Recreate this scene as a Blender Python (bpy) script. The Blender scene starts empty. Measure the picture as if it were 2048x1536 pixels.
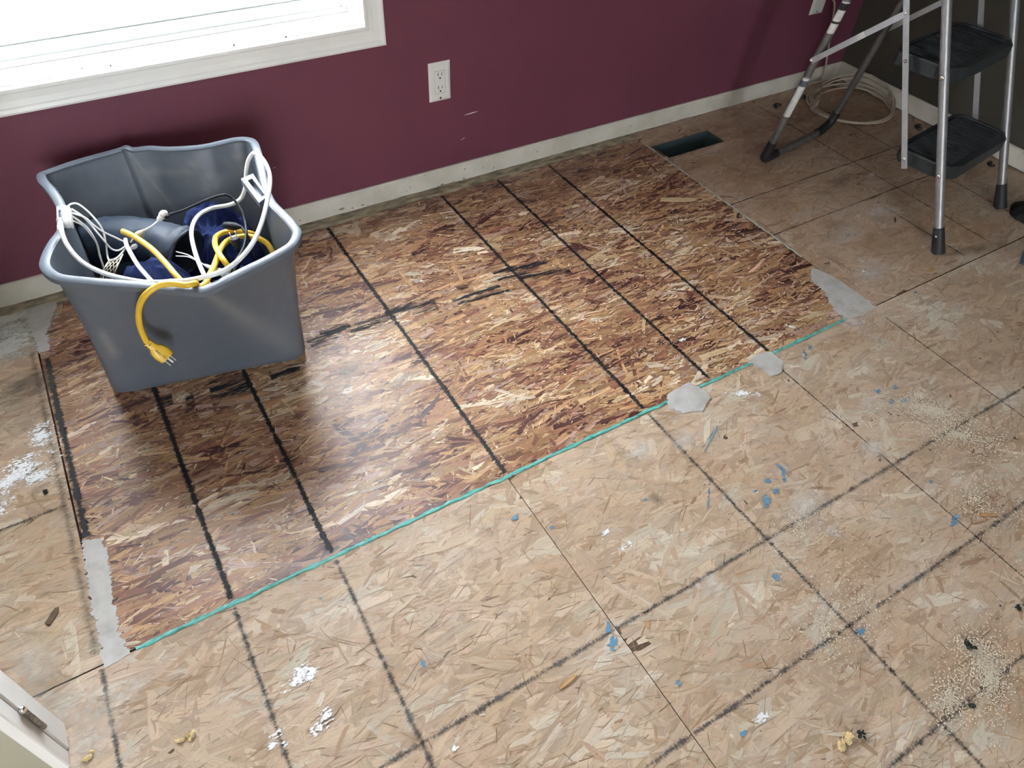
import bpy, math, random
import numpy as np
from mathutils import Vector, Matrix, noise
from mathutils.bvhtree import BVHTree

random.seed(7)
rng = np.random.default_rng(11)
SC = bpy.context.scene
COL = SC.collection

# ------------------------------------------------------------------ camera
FPX = 1447.47                       # focal length in pixels of the 2048 x 1536 frame
CAM_H = 1.30
ROT = (Matrix.Rotation(math.radians(-33.321), 3, 'Z') @ Matrix.Rotation(math.radians(43.455), 3, 'X')
       @ Matrix.Rotation(math.radians(3.252), 3, 'Z'))
CAM = Vector((0, 0, CAM_H))
cd = bpy.data.cameras.new('camera')
cd.sensor_width = 36.0
cd.lens = FPX / 2048 * 36.0
cd.clip_start = 0.02
cam = bpy.data.objects.new('camera', cd)
COL.objects.link(cam)
cam.matrix_world = Matrix.Translation(CAM) @ ROT.to_4x4()
SC.camera = cam

# ------------------------------------------------------------------ world, light, exposure
SC.view_settings.view_transform = 'Standard'
SC.view_settings.look = 'None'
SC.view_settings.gamma = 1.0
SC.view_settings.use_curve_mapping = False
SC.view_settings.exposure = 1.65
world = bpy.data.worlds.new('overcast_sky')
SC.world = world
world.use_nodes = True
bg = world.node_tree.nodes['Background']
bg.inputs[0].default_value = (0.91, 0.955, 1.0, 1)
bg.inputs[1].default_value = 9.0

def portal(loc, rot, sx, sy):
    l = bpy.data.lights.new('window_portal', 'AREA')
    l.shape = 'RECTANGLE'; l.size = sx; l.size_y = sy
    l.cycles.is_portal = True
    o = bpy.data.objects.new('window_portal', l); COL.objects.link(o)
    o.location = loc; o.rotation_euler = rot
WX0, WX1, WZ0, WZ1 = -0.26, 0.715, 0.55, 1.72        # window opening in wall_back
PX0, PX1, PZ1 = -1.40, -.30, 2.05                     # unseen glass door opening in wall_front (x range), sized for fill light
portal(((WX0 + WX1) / 2, 2.12, (WZ0 + WZ1) / 2), (math.radians(-90), 0, 0), WX1 - WX0, WZ1 - WZ0)
portal(((PX0 + PX1) / 2, -3.68, PZ1 / 2), (math.radians(90), 0, 0), PX1 - PX0, PZ1)

# ------------------------------------------------------------------ pixel helpers
def ray(u, v):
    return ROT @ Vector((u - 1024, -(v - 768), -FPX))
def at(u, v, z=0.0):
    d = ray(u, v)
    return CAM + d * ((z - CAM_H) / d.z)
def on_y(u, v, Y):
    d = ray(u, v)
    return CAM + d * (Y / d.y)
def on_plane(u, v, p, n):
    d = ray(u, v)
    return CAM + d * ((p - CAM).dot(n) / d.dot(n))
def to_px(p):
    q = ROT.transposed() @ (Vector(p) - CAM)
    return 1024 + FPX * q.x / -q.z, 768 - FPX * q.y / -q.z

# ------------------------------------------------------------------ object helpers
def tag(o, label=None, cat=None, group=None, kind=None):
    if label: o['label'] = label
    if cat: o['category'] = cat
    if group: o['group'] = group
    if kind: o['kind'] = kind
    return o
def empty(name, loc=(0, 0, 0), parent=None):
    o = bpy.data.objects.new(name, None)
    o.empty_display_size = 0.05
    COL.objects.link(o); o.location = loc
    if parent: attach(o, parent)
    return o
def world_loc(o):
    m = Vector(o.location); p = o.parent
    while p: m += Vector(p.location); p = p.parent
    return m
def attach(o, parent):
    o.parent = parent                       # every parent is unrotated: only its position is taken off
    o.location = Vector(o.location) - world_loc(parent)
def link(name, me, parent=None):
    o = bpy.data.objects.new(name, me); COL.objects.link(o)
    if parent: attach(o, parent)
    return o

class MB:
    def __init__(s): s.v = []; s.f = []; s.attr = []
    def add(s, vs, fs):
        b = len(s.v); s.v += [tuple(q) for q in vs]; s.f += [tuple(b + i for i in f) for f in fs]
        return s
    def box(s, x0, x1, y0, y1, z0, z1, m=None):
        vs = [Vector((x, y, z)) for z in (z0, z1) for y in (y0, y1) for x in (x0, x1)]
        if m: vs = [m @ q for q in vs]
        return s.add(vs, [(0, 2, 3, 1), (4, 5, 7, 6), (0, 1, 5, 4), (2, 6, 7, 3), (0, 4, 6, 2), (1, 3, 7, 5)])
    def bevel_box(s, x0, x1, y0, y1, z0, z1, r, m=None):
        # octagonal-section box: edges cut on all sides
        pts = []
        for (a, b) in ((0, 1), (1, 0), (1, 0), (0, 1)): pass
        loops = []
        for z, i in ((z0, r), (z0 + r, 0), (z1 - r, 0), (z1, r)):
            X0, X1, Y0, Y1 = x0 + i, x1 - i, y0 + i, y1 - i
            c = r
            loops.append([(X0 + c, Y0, z), (X1 - c, Y0, z), (X1, Y0 + c, z), (X1, Y1 - c, z), (X1 - c, Y1, z), (X0 + c, Y1, z), (X0, Y1 - c, z), (X0, Y0 + c, z)])
        vs = [Vector(q) for L in loops for q in L]
        if m: vs = [m @ q for q in vs]
        fs = [tuple(range(7, -1, -1)), tuple(range(24, 32))]
        for k in range(3):
            for i in range(8):
                j = (i + 1) % 8
                fs.append((k * 8 + i, k * 8 + j, k * 8 + 8 + j, k * 8 + 8 + i))
        return s.add(vs, fs)
    def tube(s, path, r, n=10, closed=False, cap=True, ry=None):
        P = [Vector(p) for p in path]; N = len(P)
        rs = r if hasattr(r, '__len__') else [r] * N
        T = []
        for i in range(N):
            a = P[(i - 1) % N] if (closed or i > 0) else P[i]
            b = P[(i + 1) % N] if (closed or i < N - 1) else P[i]
            t = (b - a); T.append(t.normalized() if t.length > 1e-9 else Vector((0, 0, 1)))
        up = Vector((0, 0, 1)) if abs(T[0].z) < 0.9 else Vector((1, 0, 0))
        u = (up - T[0] * up.dot(T[0])).normalized()
        vs = []
        for i in range(N):
            u = (u - T[i] * u.dot(T[i]))
            u = u.normalized() if u.length > 1e-6 else T[i].orthogonal().normalized()
            w = T[i].cross(u)
            for k in range(n):
                a = 2 * math.pi * k / n
                vs.append(P[i] + u * (math.cos(a) * rs[i]) + w * (math.sin(a) * (ry if ry else rs[i])))
        fs = []
        for i in range(N if closed else N - 1):
            j = (i + 1) % N
            for k in range(n):
                l = (k + 1) % n
                fs.append((i * n + k, i * n + l, j * n + l, j * n + k))
        if cap and not closed:
            fs.append(tuple(range(n - 1, -1, -1))); fs.append(tuple((N - 1) * n + k for k in range(n)))
        return s.add(vs, fs)
    def bar(s, a, b, w, t, side):
        # flat bar from a to b, width w along 'side x axis', thickness t along side
        a, b = Vector(a), Vector(b); d = (b - a).normalized(); sd = Vector(side).normalized()
        sd = (sd - d * sd.dot(d)).normalized(); e = d.cross(sd)
        vs = []
        for p in (a, b):
            for i, j in ((-1, -1), (1, -1), (1, 1), (-1, 1)):
                vs.append(p + e * (i * w / 2) + sd * (j * t / 2))
        return s.add(vs, [(0, 3, 2, 1), (4, 5, 6, 7), (0, 1, 5, 4), (1, 2, 6, 5), (2, 3, 7, 6), (3, 0, 4, 7)])
    def dome(s, c, axis, r, h, n=12):
        c = Vector(c); ax = Vector(axis).normalized(); u = ax.orthogonal().normalized(); w = ax.cross(u)
        vs = []; fs = []
        for k, (rr, hh) in enumerate(((1, -.5), (1, .25), (.8, .7), (.4, .95))):
            for i in range(n):
                a = 2 * math.pi * i / n
                vs.append(c + (u * math.cos(a) + w * math.sin(a)) * (r * rr) + ax * (h * hh))
        vs.append(c + ax * h)
        for k in range(3):
            for i in range(n):
                j = (i + 1) % n
                fs.append((k * n + i, k * n + j, k * n + n + j, k * n + n + i))
        for i in range(n): fs.append((3 * n + i, 3 * n + (i + 1) % n, 4 * n))
        return s.add(vs, fs)
    def prism(s, poly, z0, z1, m=None):
        n = len(poly)
        vs = [Vector((p[0], p[1], z)) for z in (z0, z1) for p in poly]
        if m: vs = [m @ q for q in vs]
        fs = [tuple(range(n - 1, -1, -1)), tuple(range(n, 2 * n))]
        for i in range(n):
            j = (i + 1) % n
            fs.append((i, j, n + j, n + i))
        return s.add(vs, fs)
    def build(s, name, mat, parent=None, smooth=False, origin=None):
        o_ = Vector(origin) if origin is not None else Vector((0, 0, 0))
        me = bpy.data.meshes.new(name)
        me.from_pydata([tuple(Vector(q) - o_) for q in s.v], [], s.f)
        me.materials.append(mat)
        if smooth is not False:
            me.polygons.foreach_set('use_smooth', [True] * len(me.polygons))
            try: me.set_sharp_from_angle(angle=math.radians(40 if smooth is True else smooth))
            except Exception: pass
        me.update()
        o = bpy.data.objects.new(name, me); COL.objects.link(o); o.location = o_
        if parent: attach(o, parent)
        return o

def spline(pts, k=8, closed=False):
    P = [Vector(p) for p in pts]; N = len(P); out = []
    for i in range(N if closed else N - 1):
        g = (lambda j: P[j % N]) if closed else (lambda j: P[min(max(j, 0), N - 1)])
        p0, p1, p2, p3 = g(i - 1), g(i), g(i + 1), g(i + 2)
        for q in range(k):
            t = q / k
            out.append(0.5 * ((2 * p1) + (p2 - p0) * t + (2 * p0 - 5 * p1 + 4 * p2 - p3) * t * t + (3 * p1 - p0 - 3 * p2 + p3) * t ** 3))
    if not closed: out.append(P[-1])
    return out

# ------------------------------------------------------------------ materials
class NT:
    def __init__(s, name):
        s.m = bpy.data.materials.new(name); s.m.use_nodes = True
        s.t = s.m.node_tree; s.b = s.t.nodes['Principled BSDF']; s.out = s.t.nodes['Material Output']
    def n(s, kind, **kw):
        q = s.t.nodes.new(kind)
        for k, v in kw.items(): setattr(q, k, v)
        return q
    def l(s, a, b): s.t.links.new(a, b)
    def math(s, op, a, b=None, clamp=False):
        q = s.n('ShaderNodeMath', operation=op, use_clamp=clamp)
        for i, x in enumerate((a, b)):
            if x is None: continue
            if isinstance(x, (int, float)): q.inputs[i].default_value = x
            else: s.l(x, q.inputs[i])
        return q.outputs[0]
    def noise(s, vec, scale, detail=3, rough=.55, stretch=None):
        if stretch:
            mp = s.n('ShaderNodeMapping'); mp.inputs['Scale'].default_value = stretch; s.l(vec, mp.inputs[0]); vec = mp.outputs[0]
        q = s.n('ShaderNodeTexNoise'); q.inputs['Scale'].default_value = scale; q.inputs['Detail'].default_value = detail
        q.inputs['Roughness'].default_value = rough; s.l(vec, q.inputs['Vector'])
        return q.outputs['Fac']
    def ramp(s, fac, stops):
        q = s.n('ShaderNodeValToRGB'); e = q.color_ramp.elements
        while len(e) < len(stops): e.new(0.5)
        for i, (p, c) in enumerate(stops):
            e[i].position = p; e[i].color = c if len(c) == 4 else (*c, 1)
        s.l(fac, q.inputs[0]); return q.outputs[0]
    def pos(s):
        return s.n('ShaderNodeNewGeometry').outputs['Position']
    def mix(s, fac, a, b, mode='MIX'):
        q = s.n('ShaderNodeMix', data_type='RGBA', blend_type=mode)
        for sock, x in ((q.inputs[0], fac), (q.inputs[6], a), (q.inputs[7], b)):
            if isinstance(x, (int, float)): sock.default_value = x
            elif isinstance(x, tuple): sock.default_value = (*x, 1) if len(x) == 3 else x
            else: s.l(x, sock)
        return q.outputs[2]
    def bump(s, h, strength=.3, dist=.001):
        q = s.n('ShaderNodeBump'); q.inputs['Strength'].default_value = strength; q.inputs['Distance'].default_value = dist
        s.l(h, q.inputs['Height']); s.l(q.outputs[0], s.b.inputs['Normal'])
    def set(s, **kw):
        for k, v in kw.items(): s.b.inputs[k].default_value = v
        return s

def simple(name, col, rough=.5, metal=0., var=.12, scale=30, bump=0., spec=.5, stretch=None, detail=4):
    t = NT(name); t.set(Roughness=rough, Metallic=metal); t.b.inputs['Specular IOR Level'].default_value = spec
    p = t.pos(); f = t.noise(p, scale, detail, stretch=stretch)
    lo = tuple(c * (1 - var) for c in col); hi = tuple(min(1, c * (1 + var)) for c in col)
    t.l(t.ramp(f, [(.3, lo), (.7, hi)]), t.b.inputs['Base Color'])
    if bump: t.bump(f, bump, .002)
    return t.m

def strand_material(name, rough, spec=.5, grain=.25, drift=(.9, .85, .8)):
    t = NT(name); t.set(Roughness=rough); t.b.inputs['Specular IOR Level'].default_value = spec
    a = t.n('ShaderNodeAttribute', attribute_name='col'); g = t.n('ShaderNodeAttribute', attribute_name='guv')
    f = t.noise(g.outputs['Vector'], 1.0, 4, .6, stretch=(18, 420, 7))
    k = t.ramp(f, [(.25, (1 - grain * 1.6,) * 3), (.5, (1,) * 3), (.8, (1 + grain * .7,) * 3)])
    spk = t.noise(t.pos(), 260, 2, .6, stretch=(.45, 1.3, 1))
    k2 = t.ramp(spk, [(.28, (.55, .47, .42)), (.42, (1, 1, 1))])
    c = t.mix(1.0, a.outputs['Color'], k, 'MULTIPLY')
    c = t.mix(grain * 2.2, c, k2, 'MULTIPLY')
    br = t.ramp(t.noise(t.pos(), 4.5, 4, .6), [(.32, drift), (.62, (1, 1, 1))])
    c = t.mix(1.0, c, br, 'MULTIPLY')
    t.l(c, t.b.inputs['Base Color'])
    r = t.math('ADD', t.math('MULTIPLY', t.noise(t.pos(), 9, 3), .16), rough - .08)
    t.l(r, t.b.inputs['Roughness'])
    t.bump(f, .35, .0008)
    return t.m

def decal_material(name, col, soft=.3, amount=1.0, thr=.5, scale=(120, 500, 200), rough=.6, strip=True, col2=None, amp=1.6):
    """thin print / paint / dust film: alpha from the film's own shape (attribute guv) broken up by noise"""
    t = NT(name); t.set(Roughness=rough); t.b.inputs['Specular IOR Level'].default_value = .3
    g = t.n('ShaderNodeAttribute', attribute_name='guv'); p = t.pos()
    sep = t.n('ShaderNodeSeparateXYZ'); t.l(g.outputs['Vector'], sep.inputs[0])
    if strip:
        d = t.math('ABSOLUTE', sep.outputs[1])
    else:
        d = t.math('SQRT', t.math('ADD', t.math('MULTIPLY', sep.outputs[0], sep.outputs[0]), t.math('MULTIPLY', sep.outputs[1], sep.outputs[1])))
    edge = t.math('SUBTRACT', 1.0, d)
    n1 = t.noise(p, 1.0, 4, .62, stretch=scale)
    n2 = t.noise(p, 1.0, 3, .6, stretch=tuple(q * .17 for q in scale))
    nz = t.math('ADD', t.math('MULTIPLY', t.math('SUBTRACT', n1, .5), amp), t.math('MULTIPLY', t.math('SUBTRACT', n2, .5), amp * .8))
    h = t.math('ADD', t.math('SUBTRACT', edge, thr), nz)
    al = t.math('DIVIDE', h, soft, True)
    al = t.math('MULTIPLY', al, amount, True)
    t.l(al, t.b.inputs['Alpha'])
    t.l(t.mix(n2, col, col2 or tuple(c * 1.25 for c in col)), t.b.inputs['Base Color'])
    return t.m

M = {}
def wall_mat(name, col, rough=.55):
    t = NT(name); t.set(Roughness=rough); t.b.inputs['Specular IOR Level'].default_value = .35
    p = t.pos()
    f = t.noise(p, 2.2, 4); f2 = t.noise(p, 320, 2)
    t.l(t.ramp(f, [(.3, tuple(c * .92 for c in col)), (.7, tuple(c * 1.08 for c in col))]), t.b.inputs['Base Color'])
    t.bump(f2, .25, .0012)
    return t.m
M['plum'] = wall_mat('plum_wall_paint', (.155, .044, .072))
M['olive'] = wall_mat('dark_olive_wall_paint', (.062, .058, .046))
M['beige'] = wall_mat('khaki_wall_paint', (.42, .40, .30))
M['ceiling'] = wall_mat('ceiling_paint', (.66, .66, .66))
M['trim'] = simple('white_trim_paint', (.84, .83, .80), .38, var=.03, scale=14)
M['vinyl'] = simple('white_window_vinyl', (.80, .82, .82), .35, var=.03, scale=12)
M['plate'] = simple('white_plate_plastic', (.74, .73, .70), .35, var=.02)
M['dark'] = simple('dark_slot', (.02, .02, .02), .7)
M['alu'] = simple('satin_aluminium_tube', (.36, .36, .37), .46, .75, var=.10, scale=60)
M['alu_flat'] = simple('aluminium_flat_bar', (.50, .52, .54), .45, .7, var=.06, scale=50)
M['alu_dull'] = simple('dull_grey_tube', (.20, .20, .19), .45, .7, var=.2, scale=40)
M['rivet'] = simple('rivet_steel', (.85, .85, .85), .2, 1.0, var=.03)
M['tread'] = simple('black_step_plastic', (.022, .027, .030), .45, var=.3, scale=120, bump=.4)
M['rubber'] = simple('black_rubber', (.014, .014, .015), .5, var=.4, scale=300, bump=.5)
M['sticker'] = simple('white_sticker', (.6, .6, .58), .5, var=.15, scale=90)
M['yellow'] = simple('yellow_cord_jacket', (.74, .47, .045), .36, var=.06)
M['white_cord'] = simple('white_cord_jacket', (.78, .78, .74), .35, var=.03)
M['black_cord'] = simple('black_cord_jacket', (.010, .012, .016), .55, var=.1, spec=.2)
M['coax'] = simple('cream_cable_jacket', (.50, .42, .33), .42, var=.06)
M['brass'] = simple('plug_prong_metal', (.70, .66, .60), .35, .5, var=.05)
M['pink'] = simple('pink_ring', (.62, .20, .24), .5)
M['navy'] = simple('navy_towel_cloth', (.016, .026, .095), .9, var=.45, scale=420, bump=.8, spec=.15, detail=2)
M['slate'] = simple('slate_grey_coated_cloth', (.030, .042, .064), .55, var=.25, scale=35, bump=.15, spec=.3)
M['slate_in'] = simple('slate_lining', (.010, .012, .015), .7, var=.2)
M['net'] = simple('beige_netting', (.45, .40, .30), .7, var=.15)
M['duct'] = simple('teal_grey_duct_metal', (.070, .105, .115), .5, .3, var=.1, scale=10)
M['steel'] = simple('hinge_steel', (.30, .28, .26), .45, 1.0, var=.5, scale=260)
M['concrete'] = simple('pale_concrete', (.72, .72, .70), .8, var=.06, scale=3)
M['debris'] = simple('dark_moss_crumb', (.022, .026, .018), .85, var=.5, scale=500, bump=.6)
M['rag'] = simple('black_rag_cloth', (.012, .012, .013), .9, var=.4, scale=200, bump=.5)
M['foam'] = simple('yellow_foam_crumb', (.66, .50, .26), .8, var=.25, scale=400, bump=.5)
M['chip'] = simple('loose_wood_chip', (.52, .30, .12), .6, var=.3, scale=150, stretch=(.3, 2, 1))
M['chip_pale'] = simple('pale_wood_chip', (.62, .47, .27), .6, var=.15, scale=150, stretch=(.3, 2, 1))
M['sawdust'] = simple('sawdust_grains', (.62, .54, .42), .8, var=.2, scale=900)
M['bluegrey'] = simple('blue_grey_metal', (.10, .13, .16), .5, .2, var=.35, scale=150)
M['core'] = simple('subfloor_core', (.13, .085, .05), .8, var=.3, scale=90)
M['strand_new'] = strand_material('fresh_strand_wood', .41, .6, .36)
M['strand_old'] = strand_material('worn_strand_wood', .50, .45, .15, (.90, .84, .76))
t = NT('putty'); t.set(Roughness=.55)
p = t.pos(); f = t.noise(p, 22, 5, .6)
t.l(t.ramp(f, [(.3, (.36, .34, .31)), (.5, (.47, .45, .42)), (.75, (.56, .55, .55))]), t.b.inputs['Base Color']); t.bump(t.noise(p, 300, 3), .4, .001)
M['putty'] = t.m
t = NT('turquoise_edge_sealer'); t.set(Roughness=.5)
p = t.pos(); f = t.noise(p, 70, 4, .65, stretch=(.6, 2, 1))
t.l(t.ramp(f, [(.30, (.05, .10, .08)), (.44, (.07, .34, .29)), (.60, (.16, .50, .45)), (.76, (.55, .66, .60))]), t.b.inputs['Base Color']); t.bump(f, .6, .002)
M['turquoise'] = t.m
M['pale_edge'] = simple('pale_edge_sealer', (.44, .50, .44), .6, var=.25, scale=60)
M['caulk'] = simple('dirty_caulk', (.30, .25, .17), .8, var=.55, scale=45, bump=.6, stretch=(.5, 1.5, 1))
M['gap'] = simple('dark_gap_dirt', (.022, .020, .016), .9, var=.5, scale=80)
M['ink'] = decal_material('black_printed_line', (.018, .020, .023), .30, .97, .40, (90, 420, 200), amp=1.7)
M['ink_worn'] = decal_material('worn_printed_line', (.060, .063, .069), .6, .74, .46, (90, 380, 200), amp=1.9)
M['ink_faint'] = decal_material('faint_printed_line', (.055, .042, .034), .5, .75, .40, (150, 300, 200), amp=1.4)
M['ink_cross'] = decal_material('worn_cross_line', (.060, .063, .069), .6, .74, .46, (300, 160, 200), amp=1.9)
M['ink_stamp'] = decal_material('smeared_stamp_ink', (.018, .021, .027), .30, .90, .54, (26, 430, 200), amp=3.6)
M['smudge'] = decal_material('grey_smudge', (.10, .095, .09), .9, .6, .45, (90, 200, 200), amp=1.6)
M['dust'] = decal_material('white_dust_film', (.66, .61, .55), 1.3, .70, .15, (50, 80, 60), .8, False, amp=1.6)
M['paint_w'] = decal_material('white_paint_scrape', (.70, .70, .70), .20, 1.0, .48, (130, 260, 100), .45, False, amp=3.2)
M['primer'] = decal_material('worn_white_primer', (.52, .52, .47), .35, .92, .28, (60, 220, 100), .6, False, amp=2.6)
M['paint_b'] = decal_material('blue_paint_drip', (.10, .25, .40), .25, .92, .33, (110, 190, 100), .45, False, amp=3.2)
M['stain_and_shadow'] = decal_material('grey_stain_and_shadow', (.15, .12, .09), 1.0, .55, .35, (16, 50, 60), .7, False, amp=1.6)  # stains, and the shadow coloured in beside the ladder foot

# ================================================================== STRUCTURE
XR, YB, XL, YF, ZC = 2.84, 1.92, -3.0, -3.6, 2.44
def struct(o, **kw): return tag(o, kind='structure', **kw)

# ---- floor: a base, the strand board panels on it as its children
EDGE_Y, PX_L, PX_R, PATCH_Y1 = 0.793, -0.300, 1.724, 1.868
floor = struct(MB().box(XL, XR + .1, YF, YB + .1, -.06, -.022).build('floor', M['core']))
HOLE = (1.742, 2.008, 1.712, 1.808)                   # x0 x1 y0 y1 of the duct opening

def clip_half(poly, ax, lim, keep_less):
    out = []
    n = len(poly)
    for i in range(n):
        a, b = poly[i], poly[(i + 1) % n]
        ia = (a[ax] <= lim) == keep_less; ib = (b[ax] <= lim) == keep_less
        if ia: out.append(a)
        if ia != ib:
            tt = (lim - a[ax]) / (b[ax] - a[ax] + 1e-12)
            out.append(tuple(a[k] + (b[k] - a[k]) * tt for k in range(len(a))))
    return out

def strand_mesh(name, rect, classes, palette, mat, parent, hole=None, keep=None, hue=.02, val=(.82, 1.15), clump=.55):
    """classes: list of (count, Lmin, Lmax, Wmin, Wmax, angle sigma, cross share, palette slice, zlo, zhi)"""
    x0, x1, y0, y1 = rect
    V, F, CO, GU = [], [], [], []
    pal = np.array(palette)
    for (cnt, L0, L1, W0, W1, sg, cross, psel, zlo, zhi) in classes:
        cx = rng.uniform(x0, x1, cnt); cy = rng.uniform(y0, y1, cnt)
        ang = rng.normal(0, sg, cnt)
        ang = np.where(rng.random(cnt) < cross, rng.uniform(-math.pi / 2, math.pi / 2, cnt), ang)
        L = L0 + (L1 - L0) * rng.random(cnt) ** 1.8; W = W0 + (W1 - W0) * rng.random(cnt) ** 1.8
        z = rng.uniform(zlo, zhi, cnt)
        psel = np.array(sorted(psel, key=lambda q: -sum(palette[q])))       # pale to dark
        fld = np.array([noise.noise((x_ * 5.5, y_ * 13, 3.3)) + .5 * noise.noise((x_ * 13, y_ * 34, 8.1)) for x_, y_ in zip(cx, cy)])
        rk = np.clip(rng.random(cnt) * .78 + .11 + fld * clump, 0, .999)
        pi = psel[(rk * len(psel)).astype(int)]
        col = pal[pi] * rng.uniform(val[0], val[1], (cnt, 1)) * (1 + rng.normal(0, hue, (cnt, 3)))
        us = np.array([-.5, -.33, 0, .3, .5, .5, .3, 0, -.33, -.5]); ws = np.array([-.5, -.5, -.5, -.5, -.5, .5, .5, .5, .5, .5])
        U = us[None] * L[:, None] + rng.normal(0, 1, (cnt, 10)) * np.minimum(L * .05, .004)[:, None]
        wj = 1 + rng.normal(0, .16, (cnt, 10))
        tip = rng.uniform(.15, 1.0, (cnt, 2))
        wj[:, [0, 9]] *= tip[:, :1]; wj[:, [4, 5]] *= tip[:, 1:]
        skew = rng.normal(0, .35, (cnt, 1))
        Wd = ws[None] * W[:, None] * wj
        U = U + Wd * skew
        bend = rng.normal(0, .06, (cnt, 1)); Wd = Wd + bend * (U ** 2) / np.maximum(L, .01)[:, None] * 2
        ca, sa = np.cos(ang)[:, None], np.sin(ang)[:, None]
        X = cx[:, None] + U * ca - Wd * sa; Y = cy[:, None] + U * sa + Wd * ca
        tl = rng.normal(0, .012, (cnt, 1))
        Z = z[:, None] + np.clip(Wd * tl * 3, -.0003, .0003)
        off = rng.uniform(0, 40, cnt)
        mxx, mnx, mxy, mny = X.max(1), X.min(1), Y.max(1), Y.min(1)
        for i in range(cnt):
            if keep is not None and not keep(cx[i], cy[i], i): continue
            pts = [(X[i, k], Y[i, k], Z[i, k], U[i, k], Wd[i, k]) for k in range(10)]
            if mnx[i] < x0: pts = clip_half(pts, 0, x0, False)
            if pts and mxx[i] > x1: pts = clip_half(pts, 0, x1, True)
            if pts and mny[i] < y0: pts = clip_half(pts, 1, y0, False)
            if pts and mxy[i] > y1: pts = clip_half(pts, 1, y1, True)
            if hole and pts and mxx[i] > hole[0] and mnx[i] < hole[1] and mxy[i] > hole[2] and mny[i] < hole[3]:
                d = [hole[0] - cx[i], cx[i] - hole[1], hole[2] - cy[i], cy[i] - hole[3]]
                k = int(np.argmax(d))
                if d[k] <= 0: continue
                pts = clip_half(pts, (0, 0, 1, 1)[k], hole[k], k in (0, 2))
            if len(pts) < 3: continue
            b = len(V)
            for q in pts:
                V.append(q[:3]); CO.append((col[i][0], col[i][1], col[i][2], 1)); GU.append((q[3] + off[i], q[4] + off[i] * .37, off[i]))
            F.append(tuple(range(b, b + len(pts))))
    me = bpy.data.meshes.new(name)
    me.from_pydata(V, [], F)
    a = me.attributes.new('col', 'FLOAT_COLOR', 'POINT'); a.data.foreach_set('color', np.array(CO, dtype=np.float32).ravel())
    a = me.attributes.new('guv', 'FLOAT_VECTOR', 'POINT'); a.data.foreach_set('vector', np.array(GU, dtype=np.float32).ravel())
    me.materials.append(mat); me.update()
    o = link(name, me, parent); tag(o, kind='stuff')
    return o

def panel(name, rect, label, hole=None, top=-.0016):
    x0, x1, y0, y1 = rect
    m = MB(); z0 = -.0195
    if hole:
        h0, h1, k0, k1 = hole
        m.box(x0, h0, y0, y1, z0, top).box(h1, x1, y0, y1, z0, top).box(h0, h1, y0, k0, z0, top).box(h0, h1, k1, y1, z0, top)
    else:
        m.box(x0, x1, y0, y1, z0, top)
    o = m.build(name, M['core'], floor)
    o['label'] = label
    return o

NEW_PAL = [(.47, .285, .145), (.55, .365, .205), (.38, .205, .105), (.64, .475, .300),      # 0-3 golden
           (.27, .120, .070), (.19, .078, .052), (.33, .165, .105),                        # 4-6 red brown
           (.095, .034, .030), (.055, .025, .020),                                         # 7-8 dark
           (.74, .62, .47), (.47, .315, .240)]                                             # 9-10 pale, pinkish
OLD_PAL = [(.530, .400, .290), (.560, .435, .328), (.500, .362, .254), (.590, .480, .375),
           (.440, .305, .195), (.500, .375, .275), (.390, .255, .160),
           (.21, .135, .085), (.14, .09, .06), (.61, .535, .435)]
def new_classes(A):
    k = lambda d: int(d * A)
    return [(k(2200), .06, .19, .014, .040, .16, .07, [0, 1, 2, 2, 4, 6, 10, 0], -.0015, -.0011),
            (k(2600), .045, .16, .007, .026, .22, .12, [0, 1, 2, 3, 4, 5, 6, 10, 0, 2, 1], -.0011, -.0005),
            (k(6000), .012, .060, .0018, .007, .40, .16, [0, 1, 3, 4, 5, 7, 9, 6, 2, 5, 0, 7], -.0008, -.0002),
            (k(3000), .03, .12, .005, .019, .26, .12, [0, 1, 3, 2, 0, 4, 5, 6, 10, 2, 9, 7], -.0004, -.0001),
            (k(8200), .008, .045, .0008, .0026, .32, .12, [7, 8, 7, 5, 8], -.0007, -.00012),  # dark slivers stand in for the shaded cracks between flakes
            (k(1600), .006, .030, .0010, .0034, .55, .25, [9, 3, 9, 1], -.0003, 0)]
def old_classes(A, dens=1.0):
    k = lambda d: int(d * A * dens)
    return [(k(2300), .06, .17, .014, .050, .35, .22, [0, 1, 2, 3, 5, 0, 1], -.0015, -.0011),
            (k(1500), .05, .15, .008, .032, .38, .26, [0, 1, 2, 3, 5, 9, 1, 0, 0, 1], -.0011, -.0005),
            (k(600), .012, .07, .003, .012, .5, .3, [4, 6, 2, 9, 3, 5, 4, 2], -.0006, -.0002),
            (k(2300), .010, .060, .0005, .0014, .38, .2, [4, 6, 6, 7, 6], -.0004, -.0001),
            (k(260), .008, .035, .0006, .0016, .5, .3, [7, 8, 7], -.0004, -.0001),  # sparser dark slivers, again painting shaded cracks
            (k(700), .008, .045, .0006, .0018, .6, .35, [9, 3], -.0003, 0)]

SEAM = .0016
panels = {}
# fresh patch under the window
panels['patch'] = panel('strand_board_panel', (PX_L, PX_R, EDGE_Y + .003, PATCH_Y1), 'fresh golden brown strand board panel let in along the plum wall')
strand_mesh('wood_strands', (PX_L, PX_R, EDGE_Y + .003, PATCH_Y1), new_classes((PX_R - PX_L) * (PATCH_Y1 - EDGE_Y)), NEW_PAL, M['strand_new'], panels['patch'], val=(.74, 1.26), clump=.42)
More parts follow.
